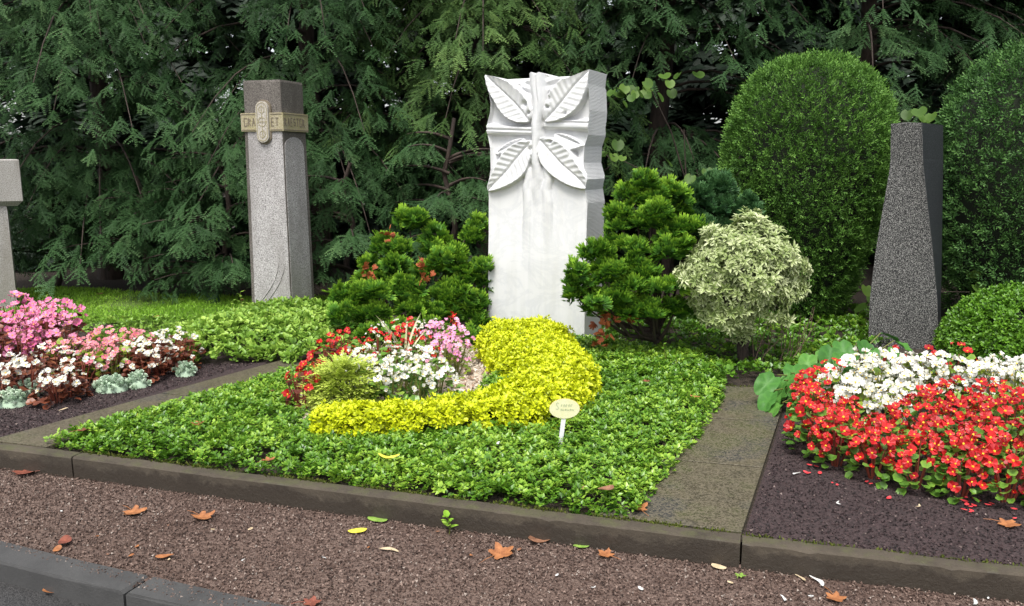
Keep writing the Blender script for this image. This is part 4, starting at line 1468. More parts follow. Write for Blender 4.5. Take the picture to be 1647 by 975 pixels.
def cypress(name, label, x, y, clumps, mat, seed, dens=1.0, group=None, twigs=True, rust=()):
    r = np.random.default_rng(seed)
    root = thing(name, label, 'shrub', (x, y, .085), 0, group)
    org = np.array(root.location)
    wood = Acc(); crown = Acc()
    base = np.array((x, y, .06))
    LOC, DIR, UP, RN, SC = [], [], [], [], []
    todo = []
    for c, rx, rz in clumps:
        c = np.asarray(c, dtype=float)
        mid = (base + c) / 2 + np.array((0, 0, .08 * r.uniform(-1, 1)))
        s0 = base + np.array((0, 0, min(.25, c[2] * .3)))
        wood.add(*tube([s0, mid, c], [.022, .014, .006], 5))
        if rx > .02:
            for _ in range(4):
                o_ = r.normal(0, 1, 3); o_ /= np.linalg.norm(o_)
                todo.append((c + o_ * np.array((rx, rx, rz * 1.2)) * r.uniform(.35, .95), rx * r.uniform(.4, .75), rz * r.uniform(.5, .95)))
    for c, rx, rz in todo:
        n_ = int(dens * 200 * (rx * (rx + rz)) / .06)
        a = r.uniform(0, 6.283, n_); u = r.uniform(-.35, 1, n_)
        nn = np.column_stack([np.cos(a) * np.sqrt(1 - u * u), np.sin(a) * np.sqrt(1 - u * u), u])
        rad = r.uniform(.35, 1.0, n_) ** .6 + np.abs(r.normal(0, .16, n_))
        LOC.append(c + nn * rad[:, None] * np.array((rx, rx, rz)) * .88)
        DIR.append(jitter(nn * np.array((1, 1, .8)) + np.array((0, -.1, .7)), .45, r)); UP.append(jitter(np.tile((0, 0, 1.), (n_, 1)), .5, r))
        RN.append(np.clip(.40 + .30 * u + r.normal(0, .17, n_) - np.clip(1 - rad, 0, 1) * .8, 0, 1)); SC.append(r.uniform(.65, 1.3, n_))  # lighter clump tops, darker undersides and insides: shading put into the tone
    LOC, DIR, UP, RN, SC = map(np.concatenate, (LOC, DIR, UP, RN, SC))
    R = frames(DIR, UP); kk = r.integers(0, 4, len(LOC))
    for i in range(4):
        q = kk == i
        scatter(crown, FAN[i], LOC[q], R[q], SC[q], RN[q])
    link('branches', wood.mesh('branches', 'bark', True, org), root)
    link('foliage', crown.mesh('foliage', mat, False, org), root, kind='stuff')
    for rp in rust:
        ac = Acc(); n_ = 12
        rp = np.asarray(rp)
        scatter(ac, FAN[0], rp + r.normal(0, .03, (n_, 3)) * np.array((1, 1, 1.6)), rand_frames(n_, r), r.uniform(.5, .9, n_), r.uniform(0, 1, n_))
        o = link('dead_frond', ac.mesh('dead_frond', 'rust_frond', False, org), root, kind='stuff')
        o['label'] = 'rusty brown dead frond'
    return root


def px_clumps(lst):
    return [(Q(a, b_, Y), rx, rz) for a, b_, Y, rx, rz in lst]


cl_left = px_clumps([(660, 368, 6.95, .13, .12), (620, 395, 6.9, .12, .10), (705, 392, 6.9, .14, .11), (755, 375, 7.0, .14, .10), (640, 425, 6.75, .17, .12), (695, 425, 6.75, .16, .12), (745, 420, 6.85, .16, .12), (600, 450, 6.8, .14, .10),
                     (660, 465, 6.6, .17, .12), (720, 465, 6.65, .16, .12), (765, 455, 6.75, .12, .14), (610, 480, 6.5, .16, .10), (565, 490, 6.55, .15, .09), (660, 505, 6.5, .16, .10), (715, 510, 6.55, .15, .12), (760, 505, 6.6, .14, .14), (590, 515, 6.35, .15, .09), (550, 510, 6.35, .10, .08), (640, 535, 6.3, .15, .09), (700, 545, 6.35, .15, .10), (755, 545, 6.45, .12, .12), (600, 545, 6.25, .12, .08)])
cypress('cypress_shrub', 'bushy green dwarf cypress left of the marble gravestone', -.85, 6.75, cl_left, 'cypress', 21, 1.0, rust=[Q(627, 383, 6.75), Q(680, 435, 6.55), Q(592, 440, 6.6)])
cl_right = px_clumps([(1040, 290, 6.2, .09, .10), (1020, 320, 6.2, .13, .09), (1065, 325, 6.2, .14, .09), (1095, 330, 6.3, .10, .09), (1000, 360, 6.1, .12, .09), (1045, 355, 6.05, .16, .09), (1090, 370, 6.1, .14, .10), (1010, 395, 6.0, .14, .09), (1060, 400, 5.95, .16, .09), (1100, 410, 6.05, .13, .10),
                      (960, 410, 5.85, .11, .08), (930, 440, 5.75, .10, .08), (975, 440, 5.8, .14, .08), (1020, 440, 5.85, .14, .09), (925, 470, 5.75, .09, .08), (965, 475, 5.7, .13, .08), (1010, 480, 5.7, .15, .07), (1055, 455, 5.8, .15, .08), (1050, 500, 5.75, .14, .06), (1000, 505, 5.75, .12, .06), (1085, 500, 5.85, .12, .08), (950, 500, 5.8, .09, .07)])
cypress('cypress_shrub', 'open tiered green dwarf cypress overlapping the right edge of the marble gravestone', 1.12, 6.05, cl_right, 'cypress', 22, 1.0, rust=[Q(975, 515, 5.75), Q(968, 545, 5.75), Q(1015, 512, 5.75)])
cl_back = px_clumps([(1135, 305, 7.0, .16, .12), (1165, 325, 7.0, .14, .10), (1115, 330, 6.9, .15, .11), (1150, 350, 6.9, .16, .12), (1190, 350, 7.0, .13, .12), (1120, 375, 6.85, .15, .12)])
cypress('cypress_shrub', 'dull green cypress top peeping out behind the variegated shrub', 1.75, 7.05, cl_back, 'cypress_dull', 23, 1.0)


def variegated():
    r = np.random.default_rng(9)
    c = Q(1191, 446, 5.75)
    base = (c[0] + .06, 5.8, .085)
    root = thing('variegated_shrub', 'round cream and green variegated shrub on a short stem', 'shrub', base)
    org = np.array(base)
    lf = leaf4(.044, .017, .15, .15)
    lf = (lf[0], lf[1], np.array([.15, .9, .9, .7, .9, .9]))
    tp = []
    for k in range(3):
        rr = np.random.default_rng(k); ps = []
        for j in range(7):
            a = 2.4 * j; el = rr.uniform(-.1, .9)
            d = (math.cos(a) * math.cos(el), math.sin(el), math.sin(a) * math.cos(el))
            ps.append(place(lf, np.array(d) * .006, d, (-.3 * d[0], 1, -.3 * d[2]), rr.uniform(.8, 1.1)))
        tp.append(combine(ps))
    acc = Acc()
    n = 3300
    dirs = norm(r.normal(0, 1, (n, 3)))
    lum = .98 + .14 * np.sin(dirs[:, 0] * 7 + 1) * np.cos(dirs[:, 2] * 6) + .07 * np.sin(dirs[:, 2] * 13 + dirs[:, 0] * 5)
    rad = r.uniform(.55, 1, n) ** .45
    low = dirs[:, 2] < -.3
    loc = c + dirs * (rad * lum)[:, None] * np.array((.43, .42, .43))
    tier = np.sin(loc[:, 2] * 26 + loc[:, 0] * 5)
    keep = (r.uniform(0, 1, n) < np.where(tier < -.5, .3, 1)) & ~((dirs[:, 2] < -.6) & (dirs[:, 0] > .1))
    loc, dirs, rad = loc[keep], dirs[keep], rad[keep]; n = len(loc)
    R = frames(jitter(dirs + np.array((0, -.1, .35)), .35, r), r.normal(0, 1, (n, 3)))
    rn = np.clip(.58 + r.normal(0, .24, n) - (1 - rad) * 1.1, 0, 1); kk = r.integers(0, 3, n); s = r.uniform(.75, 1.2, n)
    for i in range(3):
        q = kk == i
        scatter(acc, tp[i], loc[q], R[q], s[q], rn[q])
    link('foliage', acc.mesh('foliage', 'variegated', False, org), root, kind='stuff')
    w = Acc()
    for k in range(16):
        d = norm(r.normal(0, 1, (1, 3)))[0]; d[2] = abs(d[2]) * .6
        e = c + d * .33
        w.add(*tube([np.array(base) + (r.normal(0, .02), 0, -.03), np.array(base) + (r.normal(0, .03), r.normal(0, .03), .28), e], [.022, .016, .005], 6))
    link('stems', w.mesh('stems', 'bark', True, org), root)
    tw = Acc()
    for k in range(22):
        s0 = Q(1225 + r.uniform(-25, 60), 600 + r.uniform(-20, 10), 5.75 + r.uniform(-.15, .3)); s0[2] = .07
        e = s0 + np.array((r.normal(.02, .12), r.normal(0, .08), r.uniform(.2, .5)))
        tw.add(*tube([s0, (s0 + e) / 2 + r.normal(0, .03, 3), e], [.004, .003, .0015], 4))
    link('dry_twigs', tw.mesh('dry_twigs', 'twig_dry', False, org), root, kind='stuff')


variegated()


# ------------------------------------------------------------------ golden hedge
def golden():
    r = np.random.default_rng(12)
    sp = np.array([(-1.04, 4.14, .09, .13), (-.80, 4.12, .11, .155), (-.45, 4.12, .12, .17), (-.15, 4.19, .15, .19), (.10, 4.34, .21, .21), (.26, 4.62, .24, .21), (.26, 5.0, .27, .21), (.18, 5.4, .31, .215), (.10, 5.85, .33, .23), (.05, 6.2, .31, .23)])
    seg = np.concatenate([[0], np.cumsum(np.hypot(*np.diff(sp[:, :2], axis=0).T))])
    n = 13000
    wts = np.interp(np.linspace(0, seg[-1], 200), seg, sp[:, 2] + sp[:, 3]); cd = np.cumsum(wts) / wts.sum()
    u = np.interp(r.uniform(0, 1, n), cd, np.linspace(0, seg[-1], 200))
    x, y, w, h = (np.interp(u, seg, sp[:, k]) for k in range(4))
    e = 1e-2
    tx = np.interp(u + e, seg, sp[:, 0]) - np.interp(u - e, seg, sp[:, 0]); ty = np.interp(u + e, seg, sp[:, 1]) - np.interp(u - e, seg, sp[:, 1])
    tl = np.hypot(tx, ty) + 1e-9
    sx, sy = ty / tl, -tx / tl
    al = r.uniform(.0, math.pi, n)
    pw = .45
    cx_, cz_ = np.cos(al), np.sin(al)
    cu = r.uniform(-1, 1, n); zu = r.uniform(.05, 1, n); top_ = r.uniform(0, 1, n) < .62
    cxx = np.where(top_, cu, np.sign(cu) * (1 - np.clip(zu, 0, 1) ** 4) ** .3)
    czz = np.where(top_, (1 - np.abs(cu) ** 6) ** .4, zu)
    al = np.arctan2(czz ** 3, cxx ** 3 + 1e-6)
    dep = r.uniform(0, 1, n) ** 1.5
    lum = 1 + .09 * vnoise(x + sx * w * cxx, y + sy * w * cxx, 11, 3) + .06 * vnoise(x + sx * w * cxx, y + sy * w * cxx, 30, 4) + .10 * (r.uniform(0, 1, n) ** 8)
    f = (1 - .3 * dep)
    loc = np.column_stack([x + sx * w * cxx * f * lum, y + sy * w * cxx * f * lum, .095 + .02 + h * czz * f * lum])
    # the low front arm is bare at its foot in one place
    bare = (loc[:, 2] < .2) & (np.abs(loc[:, 0] + .36) < .13) & (loc[:, 1] < 4.12)
    bare |= (vnoise(loc[:, 0] + loc[:, 2], loc[:, 1] - loc[:, 2], 16, 51) > .78) & (dep < .75)
    stray = r.uniform(0, 1, n) < .02
    loc[stray, 2] += r.uniform(.01, .045, stray.sum())
    loc, dep, al, sx_, sy_ = loc[~bare], dep[~bare], al[~bare], sx[~bare], sy[~bare]; n = len(loc)
    nor = np.column_stack([sx_ * np.cos(al), sy_ * np.cos(al), np.sin(al) + .25])
    d = jitter(nor + np.array((0, 0, .35)), .45, r)
    tp = [(v[:, [0, 2, 1]] * np.array((1, 1, -1.)), f_, t_) for v, f_, t_ in [sprig(120 + k, 6, .024, .016, .004, (.1, 1.1), leaf2) for k in range(3)]]
    R = frames(d, r.normal(0, 1, (n, 3)))
    gl = np.clip((loc[:, 2] - .12) / .12, 0, 1)
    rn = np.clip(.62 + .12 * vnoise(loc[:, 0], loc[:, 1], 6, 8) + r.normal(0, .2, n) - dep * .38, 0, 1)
    acc = Acc(); kk = r.integers(0, 3, n); s = r.uniform(.8, 1.3, n)
    for i in range(3):
        q = kk == i
        scatter(acc, tp[i], loc[q], R[q], s[q], rn[q])
    root = thing('golden_hedge', 'low yellow leaved hedge curving from the marble stone round the flower bed', 'hedge', (0.1, 4.9, .09))
    org = np.array(root.location)
    link('foliage', acc.mesh('foliage', 'gold', False, org), root, kind='stuff')
    wd = Acc()
    for k in range(150):
        uu = r.uniform(0, seg[-1]); xx, yy, ww, hh = (np.interp(uu, seg, sp[:, j]) for j in range(4))
        p0 = np.array((xx + r.uniform(-.5, .5) * ww, yy + r.uniform(-.5, .5) * ww, .08)); p1 = p0 + np.array((r.normal(0, .05), r.normal(0, .05), hh * .85))
        wd.add(*tube([p0, (p0 + p1) / 2 + r.normal(0, .012, 3), p1], [.005, .004, .002], 4))
    link('twigs', wd.mesh('twigs', 'bark', False, org), root, kind='stuff')


golden()
# ------------------------------------------------------------------ bedding plants
def flower_mesh(name, pm, size=.045, seed=0):
    r = np.random.default_rng(seed)
    acc = Acc()
    for k, (ang, L, W) in enumerate(((0, .52, .80), (math.pi, .50, .76), (math.pi / 2, .42, .46), (-math.pi / 2, .40, .44))):
        ang += r.normal(0, .12)
        a = np.linspace(-1, 1, 6)
        pts = [(0, 0, .03)]
        for q in a:
            th = q * 1.25
            pts.append((math.sin(th) * W * .5, L * (.45 + .55 * math.cos(th)), .16 + .10 * r.normal() * .5 - (.18 if k < 2 else .02) * (abs(q) < .5) * .5))
        V = np.array(pts)
        cup = (0, .12, .3, .55, .95, 1.6)[seed % 6] * r.uniform(.7, 1.2)
        V[:, 2] += cup * V[:, 1] ** 1.2 * .8
        V[:, 1] *= 1 / (1 + .55 * cup)
        V[:, 0] *= 1 - .12 * min(cup, 1.5)
        V = V * size
        c, s = math.cos(ang), math.sin(ang)
        V = np.column_stack([V[:, 0] * c - V[:, 1] * s, V[:, 0] * s + V[:, 1] * c, V[:, 2] + (.0015 if k > 1 else 0)])
        acc.add(V, np.array([(0, i + 1, i) for i in range(1, 6)]), 0)
    a = np.linspace(0, 2 * math.pi, 6, endpoint=False)
    V = np.concatenate([np.column_stack([np.cos(a) * .10, np.sin(a) * .10, np.full(6, .07)]), [(0, 0, .20)]]) * size
    acc.add(V, np.array([(j, (j + 1) % 6, 6) for j in range(6)]), 1)
    # green ovary and stalk behind the bloom
    V, F = tube([(0, 0, .03 * size), (0, 0, -.45 * size)], [.05 * size, .03 * size], 3)
    acc.add(V, F, 2)
    return acc.mesh(name, [pm, 'stamen', 'stem_green'])


FL, FOL = {}, {}


def begonia_foliage(lm, sm_, h, rad, nl, ls, seed):
    r = np.random.default_rng(seed)
    acc = Acc()
    tips = []
    for k in range(7):
        a = 2.4 * k + r.uniform(-.3, .3); q = rad * math.sqrt((k + .5) / 7) * .9
        e = np.array((math.cos(a) * q, math.sin(a) * q, h * r.uniform(.72, .95) * (1 - .3 * (q / rad) ** 2)))
        acc.add(*tube([(math.cos(a) * .015, math.sin(a) * .015, -.02), (e[0] * .6, e[1] * .6, e[2] * .55), e], [.006, .005, .003], 5), 1)
        tips.append(e)
    n = nl
    a = r.uniform(0, 6.283, n); q0 = np.where(r.uniform(0, 1, n) < .33, r.uniform(-.3, .12, n), r.uniform(-.1, 1, n)); u = np.sign(q0) * np.abs(q0) ** .9
    el = np.arcsin(np.clip(u, -.99, .99))
    f = r.uniform(.55, 1, n) ** .6
    loc = np.column_stack([np.cos(a) * np.cos(el) * rad * f, np.sin(a) * np.cos(el) * rad * f, h * (.24 + .68 * u * f)])
    d = norm(np.column_stack([np.cos(a), np.sin(a), r.uniform(-.45, .35, n)]) + r.normal(0, .25, (n, 3)))
    up = norm(np.column_stack([np.cos(a) * .45, np.sin(a) * .45, np.full(n, .9)]) + r.normal(0, .25, (n, 3)))
    tp = disc_leaf(ls, ls * .95, .35, 7, .1)
    scatter(acc, tp, loc, frames(d, up), r.uniform(.7, 1.2, n), np.clip(r.normal(.5, .22, n) + .15 * (u - .5), 0, 1), 0)
    return acc.mesh('foliage', [lm, sm_])


def begonia(px, py, label, group, pm, lm, sm_='stem_green', h=.27, rad=.13, nf=16, fs=.042, nl=42, ls=.055, seed=0, zb=.095, name='begonia', face=(.25, 1.0), cat='begonia', sc=1.0, flo=.42):
    r = np.random.default_rng(1000 + seed)
    b = P(px, py, zb)
    key = (lm, sm_, h, rad, nl, ls)
    if key not in FOL:
        FOL[key] = [begonia_foliage(lm, sm_, h, rad, nl, ls, 7 * k + 1) for k in range(3)]
    fk = (pm, fs)
    if fk not in FL:
        FL[fk] = [flower_mesh('flower', pm, fs, k) for k in range(6)]
    s = sc * r.uniform(.88, 1.12)
    rz = r.uniform(0, 6.28)
    root = thing(name, label, cat, b, 0, group)
    root.scale = (s, s, s)
    fo = link('foliage', FOL[key][r.integers(0, 3)], root, kind='stuff')
    fo.rotation_euler = (0, 0, rz)
    pts = []
    for k in range(nf):
        for _try in range(12):
            a = r.uniform(0, 6.283); u = r.uniform(.02, 1) ** .8
            el = math.asin(u)
            f = r.uniform(.92, 1.12)
            p = np.array((math.cos(a) * math.cos(el) * rad * f, math.sin(a) * math.cos(el) * rad * f, h * (flo + (1.04 - flo) * u * f)))
            if all(np.linalg.norm(p - q) > fs * .62 for q in pts) and not (math.sin(a) > .45 and u < .55):
                break
        pts.append(p)
        fv = r.choice(6, p=(.2, .22, .2, .16, .13, .09))
        o = link('flower', FL[fk][fv], root, tuple(p))
        nrm = Vector((p[0] / rad * .75 + r.normal(0, .3), p[1] / rad * .75 - .45 + r.normal(0, .3), .55 + u * .5))
        q = nrm.to_track_quat('Z', 'Y')
        o.rotation_mode = 'QUATERNION'
        o.rotation_quaternion = q @ Euler((0, 0, r.uniform(0, 6.28))).to_quaternion()
        k2 = r.uniform(.7, 1.2) if fv < 4 else r.uniform(.45, .85); o.scale = (k2, k2, k2)
    return root


sd = 0
def row(pts, **kw):
    global sd
    order = sorted(range(len(pts)), key=lambda i: pts[i][0])
    base = kw.pop('label')
    for i, (a, b_) in enumerate(pts):
        sd += 1
        k = order.index(i)
        place_ = ['leftmost', 'second from left', 'third from left', 'fourth from left', 'fifth from left', 'sixth from left', 'seventh from left', 'eighth from left', 'ninth from left', 'tenth from left', 'eleventh from left'][k]
        begonia(a, b_, label=base + ', ' + ('rightmost' if k == len(pts) - 1 else place_), seed=sd, **kw)


RED = dict(group='red begonias in the right hand bed', pm='petal_red', lm='begonia_green', sm_='stem_red', h=.28, rad=.125, nf=31, fs=.060, nl=72, ls=.052, flo=.24)
row([(1312, 728), (1345, 748), (1405, 768), (1472, 784), (1545, 797), (1618, 806), (1690, 812)], label='red begonia in the front row above the dark grit at right', **RED)
row([(1303, 700), (1360, 722), (1432, 742), (1506, 756), (1580, 764), (1652, 770)], label='red begonia in the second row of the right hand bed', **RED)
row([(1308, 668), (1480, 716), (1545, 728), (1615, 734), (1685, 738)], label='red begonia in the third row of the right hand bed', **RED)
row([(1525, 692), (1590, 702), (1655, 706)], label='red begonia right before the white ones at right', **RED)
row([(1335, 648), (1440, 634), (1492, 632), (1538, 640)], label='red begonia standing out behind the white ones at right', **{**RED, 'nf': 11, 'h': .29})
WHT = dict(group='white begonias in the right hand bed', pm='petal_white', lm='begonia_lime', h=.28, rad=.125, nf=26, fs=.060, nl=40, ls=.05)
row([(1372, 690), (1425, 698), (1352, 668), (1400, 668), (1452, 674)], label='white begonia in the left cluster ringed by red ones', **WHT)
row([(1380, 648), (1430, 652), (1482, 656), (1520, 655), (1410, 640), (1465, 640)], label='white begonia along the rear of the right hand bed', **WHT)
row([(1565, 655), (1612, 658), (1660, 660), (1585, 672), (1635, 678), (1680, 682), (1600, 640), (1645, 640)], label='white begonia below the box ball at the right edge', **WHT)

PNK = dict(label='tall pink begonia in the mound below the left monument', group='pink begonia mound at far left', pm='petal_pink', lm='begonia_bronze', sm_='stem_red', h=.40, rad=.18, nf=32, fs=.066, nl=60, ls=.06, flo=.2)
row([(-25, 602), (35, 600), (88, 594), (-50, 585), (5, 582), (62, 580), (105, 578), (-25, 566), (30, 565), (80, 563)], **PNK)
for rr_, s_ in ():
    pass
WBR = dict(group='white begonias with bronze leaves at left', pm='petal_white', lm='begonia_bronze', sm_='stem_red', h=.21, rad=.12, nf=13, fs=.048, nl=54, ls=.055)
row([(4, 645), (48, 640), (92, 648), (112, 640), (20, 622), (66, 618), (100, 616), (134, 622)], label='bronze leaved white begonia in the front cluster at far left', **WBR)
row([(208, 606), (234, 612), (258, 604), (282, 596), (252, 588), (276, 580), (296, 590)], label='bronze leaved white begonia beside the succulents near the path end', **WBR)
SAL = dict(label='salmon pink begonia with lime leaves behind the white ones at left', group='salmon begonias at left', pm='petal_salmon', lm='begonia_lime', h=.24, rad=.12, nf=20, fs=.044, nl=34, ls=.05)
row([(128, 600), (158, 606), (190, 602), (140, 586), (172, 588), (204, 588), (226, 582), (110, 604), (180, 612)], **SAL)

WC = dict(label='white begonia with green leaves in the middle flower bed', group='white begonias in the middle bed', pm='petal_white', lm='begonia_green', h=.24, rad=.115, nf=18, fs=.050, nl=36, ls=.055)
row([(590, 652), (630, 656), (672, 654), (705, 644), (608, 634), (650, 634), (690, 628), (566, 634), (585, 618), (630, 614), (672, 610)], **WC)
RC = dict(group='red begonias with dark leaves in the middle bed', pm='petal_deep_red', lm='begonia_dark', sm_='stem_red', h=.25, rad=.105, nf=8, fs=.044, nl=40, ls=.05)
row([(486, 664), (500, 648), (508, 630), (528, 612), (548, 600)], label='dark leaved red begonia along the left end of the middle bed', **{**RC, 'pm': 'petal_red', 'fs': .060})
row([(582, 602), (606, 604), (560, 592), (640, 594), (664, 592), (684, 596), (652, 578)], label='red begonia behind the white ones in the middle bed', **{**RC, 'nf': 13, 'h': .27, 'lm': 'begonia_green'})
PC = dict(label='lilac pink begonia at the right end of the middle bed', group='lilac pink begonias in the middle bed', pm='petal_lilac', lm='begonia_lime', h=.27, rad=.11, nf=20, fs=.046, nl=26, ls=.045)
row([(712, 612), (732, 606), (716, 594), (736, 588), (704, 584), (722, 578)], **PC)
row([(612, 572), (640, 566), (668, 562), (692, 566)], label='small white begonia at the very back of the middle bed', group='rear white begonias in the middle bed', pm='petal_white', lm='begonia_green', h=.24, rad=.11, nf=14, fs=.032, nl=24, ls=.045)


def succulent(px, py, rad, h, n, label, seed):
    r = np.random.default_rng(seed)
    b = P(px, py, .095)
    root = thing('succulent_clump', label, 'succulent', b, 0, 'pale succulent clumps in the left bed')
    acc_m = []
    for v in range(3):
        ps = []
        rr = np.random.default_rng(v)
        for j in range(11):
            a = 2.4 * j; el = .15 + .11 * j * .9
            d = (math.cos(a) * math.cos(el), math.sin(a) * math.cos(el), math.sin(el))
            ps.append(place(leaf4(.030 * (1 - .04 * j), .019, .35, -.25), (0, 0, .002 * j), d, (-d[0] * .6, -d[1] * .6, 1)))
        V, F, T = combine(ps)
        acc_m.append(mesh_np('rosette', V, F, 'succulent', rnd=np.full(len(V), .35 + .2 * v), tip=T))
    for k in range(n):
        q = math.sqrt((k + .3) / n); a = 2.4 * k
        z = h * math.sqrt(max(0, 1 - q * q)) * r.uniform(.85, 1.1) - .004
        o = link('rosette', acc_m[r.integers(0, 3)], root, (math.cos(a) * q * rad, math.sin(a) * q * rad * .75, z))
        o.rotation_euler = (r.normal(0, .2) - math.sin(a) * q * .7, r.normal(0, .2) + math.cos(a) * q * .7, r.uniform(0, 6))
        s = r.uniform(.85, 1.25); o.scale = (s, s, s)
    # cushion of old leaves under the rosettes
    acc = Acc()
    rings = [np.array([(math.cos(a) * rad * w_, math.sin(a) * rad * .75 * w_, z_) for a in np.linspace(0, 6.283, 14, endpoint=False)]) for w_, z_ in ((.92, -.02), (.85, h * .3), (.65, h * .6), (.35, h * .78))]
    acc.add(*loft(rings)); acc.add(np.concatenate([rings[-1], [(0, 0, h * .97)]]), np.array([(j, (j + 1) % 14, 14) for j in range(14)]))
    link('cushion', acc.mesh('cushion', 'succulent', True), root)


succulent(20, 652, .10, .075, 34, 'pale green succulent clump nearest the front at the far left', 1)
succulent(46, 638, .075, .085, 24, 'second succulent clump just behind the frontmost one at far left', 2)
succulent(180, 628, .115, .075, 38, 'largest pale succulent cushion in the middle of the left bed', 3)
succulent(222, 622, .075, .075, 24, 'small succulent cushion touching the right of the largest one', 4)
succulent(298, 604, .072, .07, 22, 'lone succulent clump at the end of the left bed by the path strip', 5)


def bergenia():
    r = np.random.default_rng(17)
    b = P(1345, 628, .09)
    root = thing('broadleaf_plant', 'plant with large glossy round leaves behind the red begonias', 'plant', b)
    org = np.array(b)
    mes = []
    for v, q in enumerate((.2, .45, .65, .85)):
        rr = np.random.default_rng(v)
        na, l, w = 18, .155, .125
        a = np.linspace(0, 2 * math.pi, na, endpoint=False) - math.pi / 2
        V, T = [(0, l * .5, -.004)], [.9]
        for ring in (.45, .78, 1.0):
            x = np.cos(a) * w / 2 * ring; y = l * .5 + np.sin(a) * l / 2 * ring
            y = y + np.where(np.arange(na) == 0, .10 * l * ring, 0)
            z = .30 * np.abs(x) - .16 * np.maximum(y - .4 * l, 0) ** 2 / l * 3 + ring ** 2 * .006 * np.sin(a * 7 + rr.uniform(0, 6)) + ring * .004 * np.sin(a * 3 + rr.uniform(0, 6)) - .004 * (np.arange(na) % 2) * ring
            V += list(zip(x, y, z)); T += [(.85 if k % 3 == 0 else .25) if ring < .9 else .6 for k in range(na)]
        F3 = [(0, 1 + k, 1 + (k + 1) % na) for k in range(na)]
        F4 = [(1 + r0 * na + k, 1 + (r0 + 1) * na + k, 1 + (r0 + 1) * na + (k + 1) % na, 1 + r0 * na + (k + 1) % na) for r0 in range(2) for k in range(na)]
        mes.append(mesh_np('leaf', np.array(V), [np.array(F3), np.array(F4)], 'bergenia', rnd=np.full(len(V), q), tip=np.array(T), smooth=True))
    st = Acc()
    for px, py, Y in [(1250, 603, 4.75), (1268, 632, 4.65), (1276, 585, 4.9), (1293, 612, 4.75), (1302, 568, 5.0), (1322, 588, 4.9), (1338, 556, 5.1), (1362, 574, 5.0), (1382, 546, 5.2), (1402, 560, 5.1), (1416, 536, 5.3), (1438, 548, 5.25), (1258, 648, 4.55), (1310, 602, 4.85), (1350, 546, 5.2), (1246, 628, 4.65), (1286, 644, 4.6), (1330, 606, 4.8), (1395, 578, 5.0), (1318, 560, 5.15), (1290, 592, 4.9), (1368, 560, 5.2), (1425, 560, 5.2), (1345, 585, 5.0), (1262, 612, 4.75), (1282, 622, 4.7), (1305, 588, 4.9), (1272, 600, 4.8), (1350, 566, 5.05), (1300, 632, 4.65)]:
        p = Q(px, py, Y)
        st.add(*tube([org + (r.normal(0, .03), r.normal(0, .03), -.02), (org + p) / 2 + (0, 0, .04), p], [.006, .005, .004], 5))
        o = link('leaf', mes[r.integers(0, 4)], root, tuple(p - org))
        dx = p[0] - org[0]
        o.rotation_euler = (-r.uniform(.35, .95), r.normal(0, .25), math.pi + math.atan2(dx * 1.2, .4) * .8 + r.normal(0, .35))
        s = r.uniform(.8, 1.2); o.scale = (s, s * r.uniform(.95, 1.2), s)
    link('stalks', st.mesh('stalks', 'stem_green', True, org), root, kind='stuff')


bergenia()


def gold_conifer():
    r = np.random.default_rng(6)
    b = P(550, 657, .095)
    root = thing('golden_conifer', 'feathery yellow green dwarf conifer in the middle flower bed', 'shrub', b)
    org = np.array(b)
    tp = []
    for k in range(3):
        ps = []; rr = np.random.default_rng(k)
        for j in range(9):
            s = j / 9
            a = math.radians(rr.uniform(35, 60)) * (1 if j % 2 else -1)
            ps.append(place(leaf2(.05 * (1.1 - .7 * s), .017, .1), (0, .11 * s, -.03 * s * s), (math.sin(a), math.cos(a), -.25), (0, 0, 1)))
        ps.append(place(leaf2(.05, .012), (0, .10, -.025), (0, 1, -.3), (0, 0, 1)))
        tp.append(combine(ps))
    n = 560
    a = r.uniform(0, 6.283, n); u = r.uniform(0, 1, n)
    f = r.uniform(.35, 1, n) ** .5
    el = np.arcsin(u)
    loc = org + np.column_stack([np.cos(a) * np.cos(el) * .15 * f, np.sin(a) * np.cos(el) * .14 * f, .03 + .27 * u * f])
    d = norm(np.column_stack([np.cos(a), np.sin(a), .2 + .5 * u]) + r.normal(0, .25, (n, 3)))
    acc = Acc(); R = frames(d, np.tile((0, 0, 1.), (n, 1)) + r.normal(0, .35, (n, 3)))
    rn = np.clip(r.normal(.5, .2, n) - (1 - f) * .6, 0, 1)
    for i in range(3):
        q = np.arange(n) % 3 == i
        scatter(acc, tp[i], loc[q], R[q], r.uniform(.6, 1.05, n)[q], rn[q])
    link('foliage', acc.mesh('foliage', 'gold_conifer', False, org), root, kind='stuff')
    acc = Acc(); acc.add(*tube([org - (0, 0, .03), org + (0, 0, .2)], [.012, .004], 6))
    link('stem', acc.mesh('stem', 'bark', True, org), root)


gold_conifer()


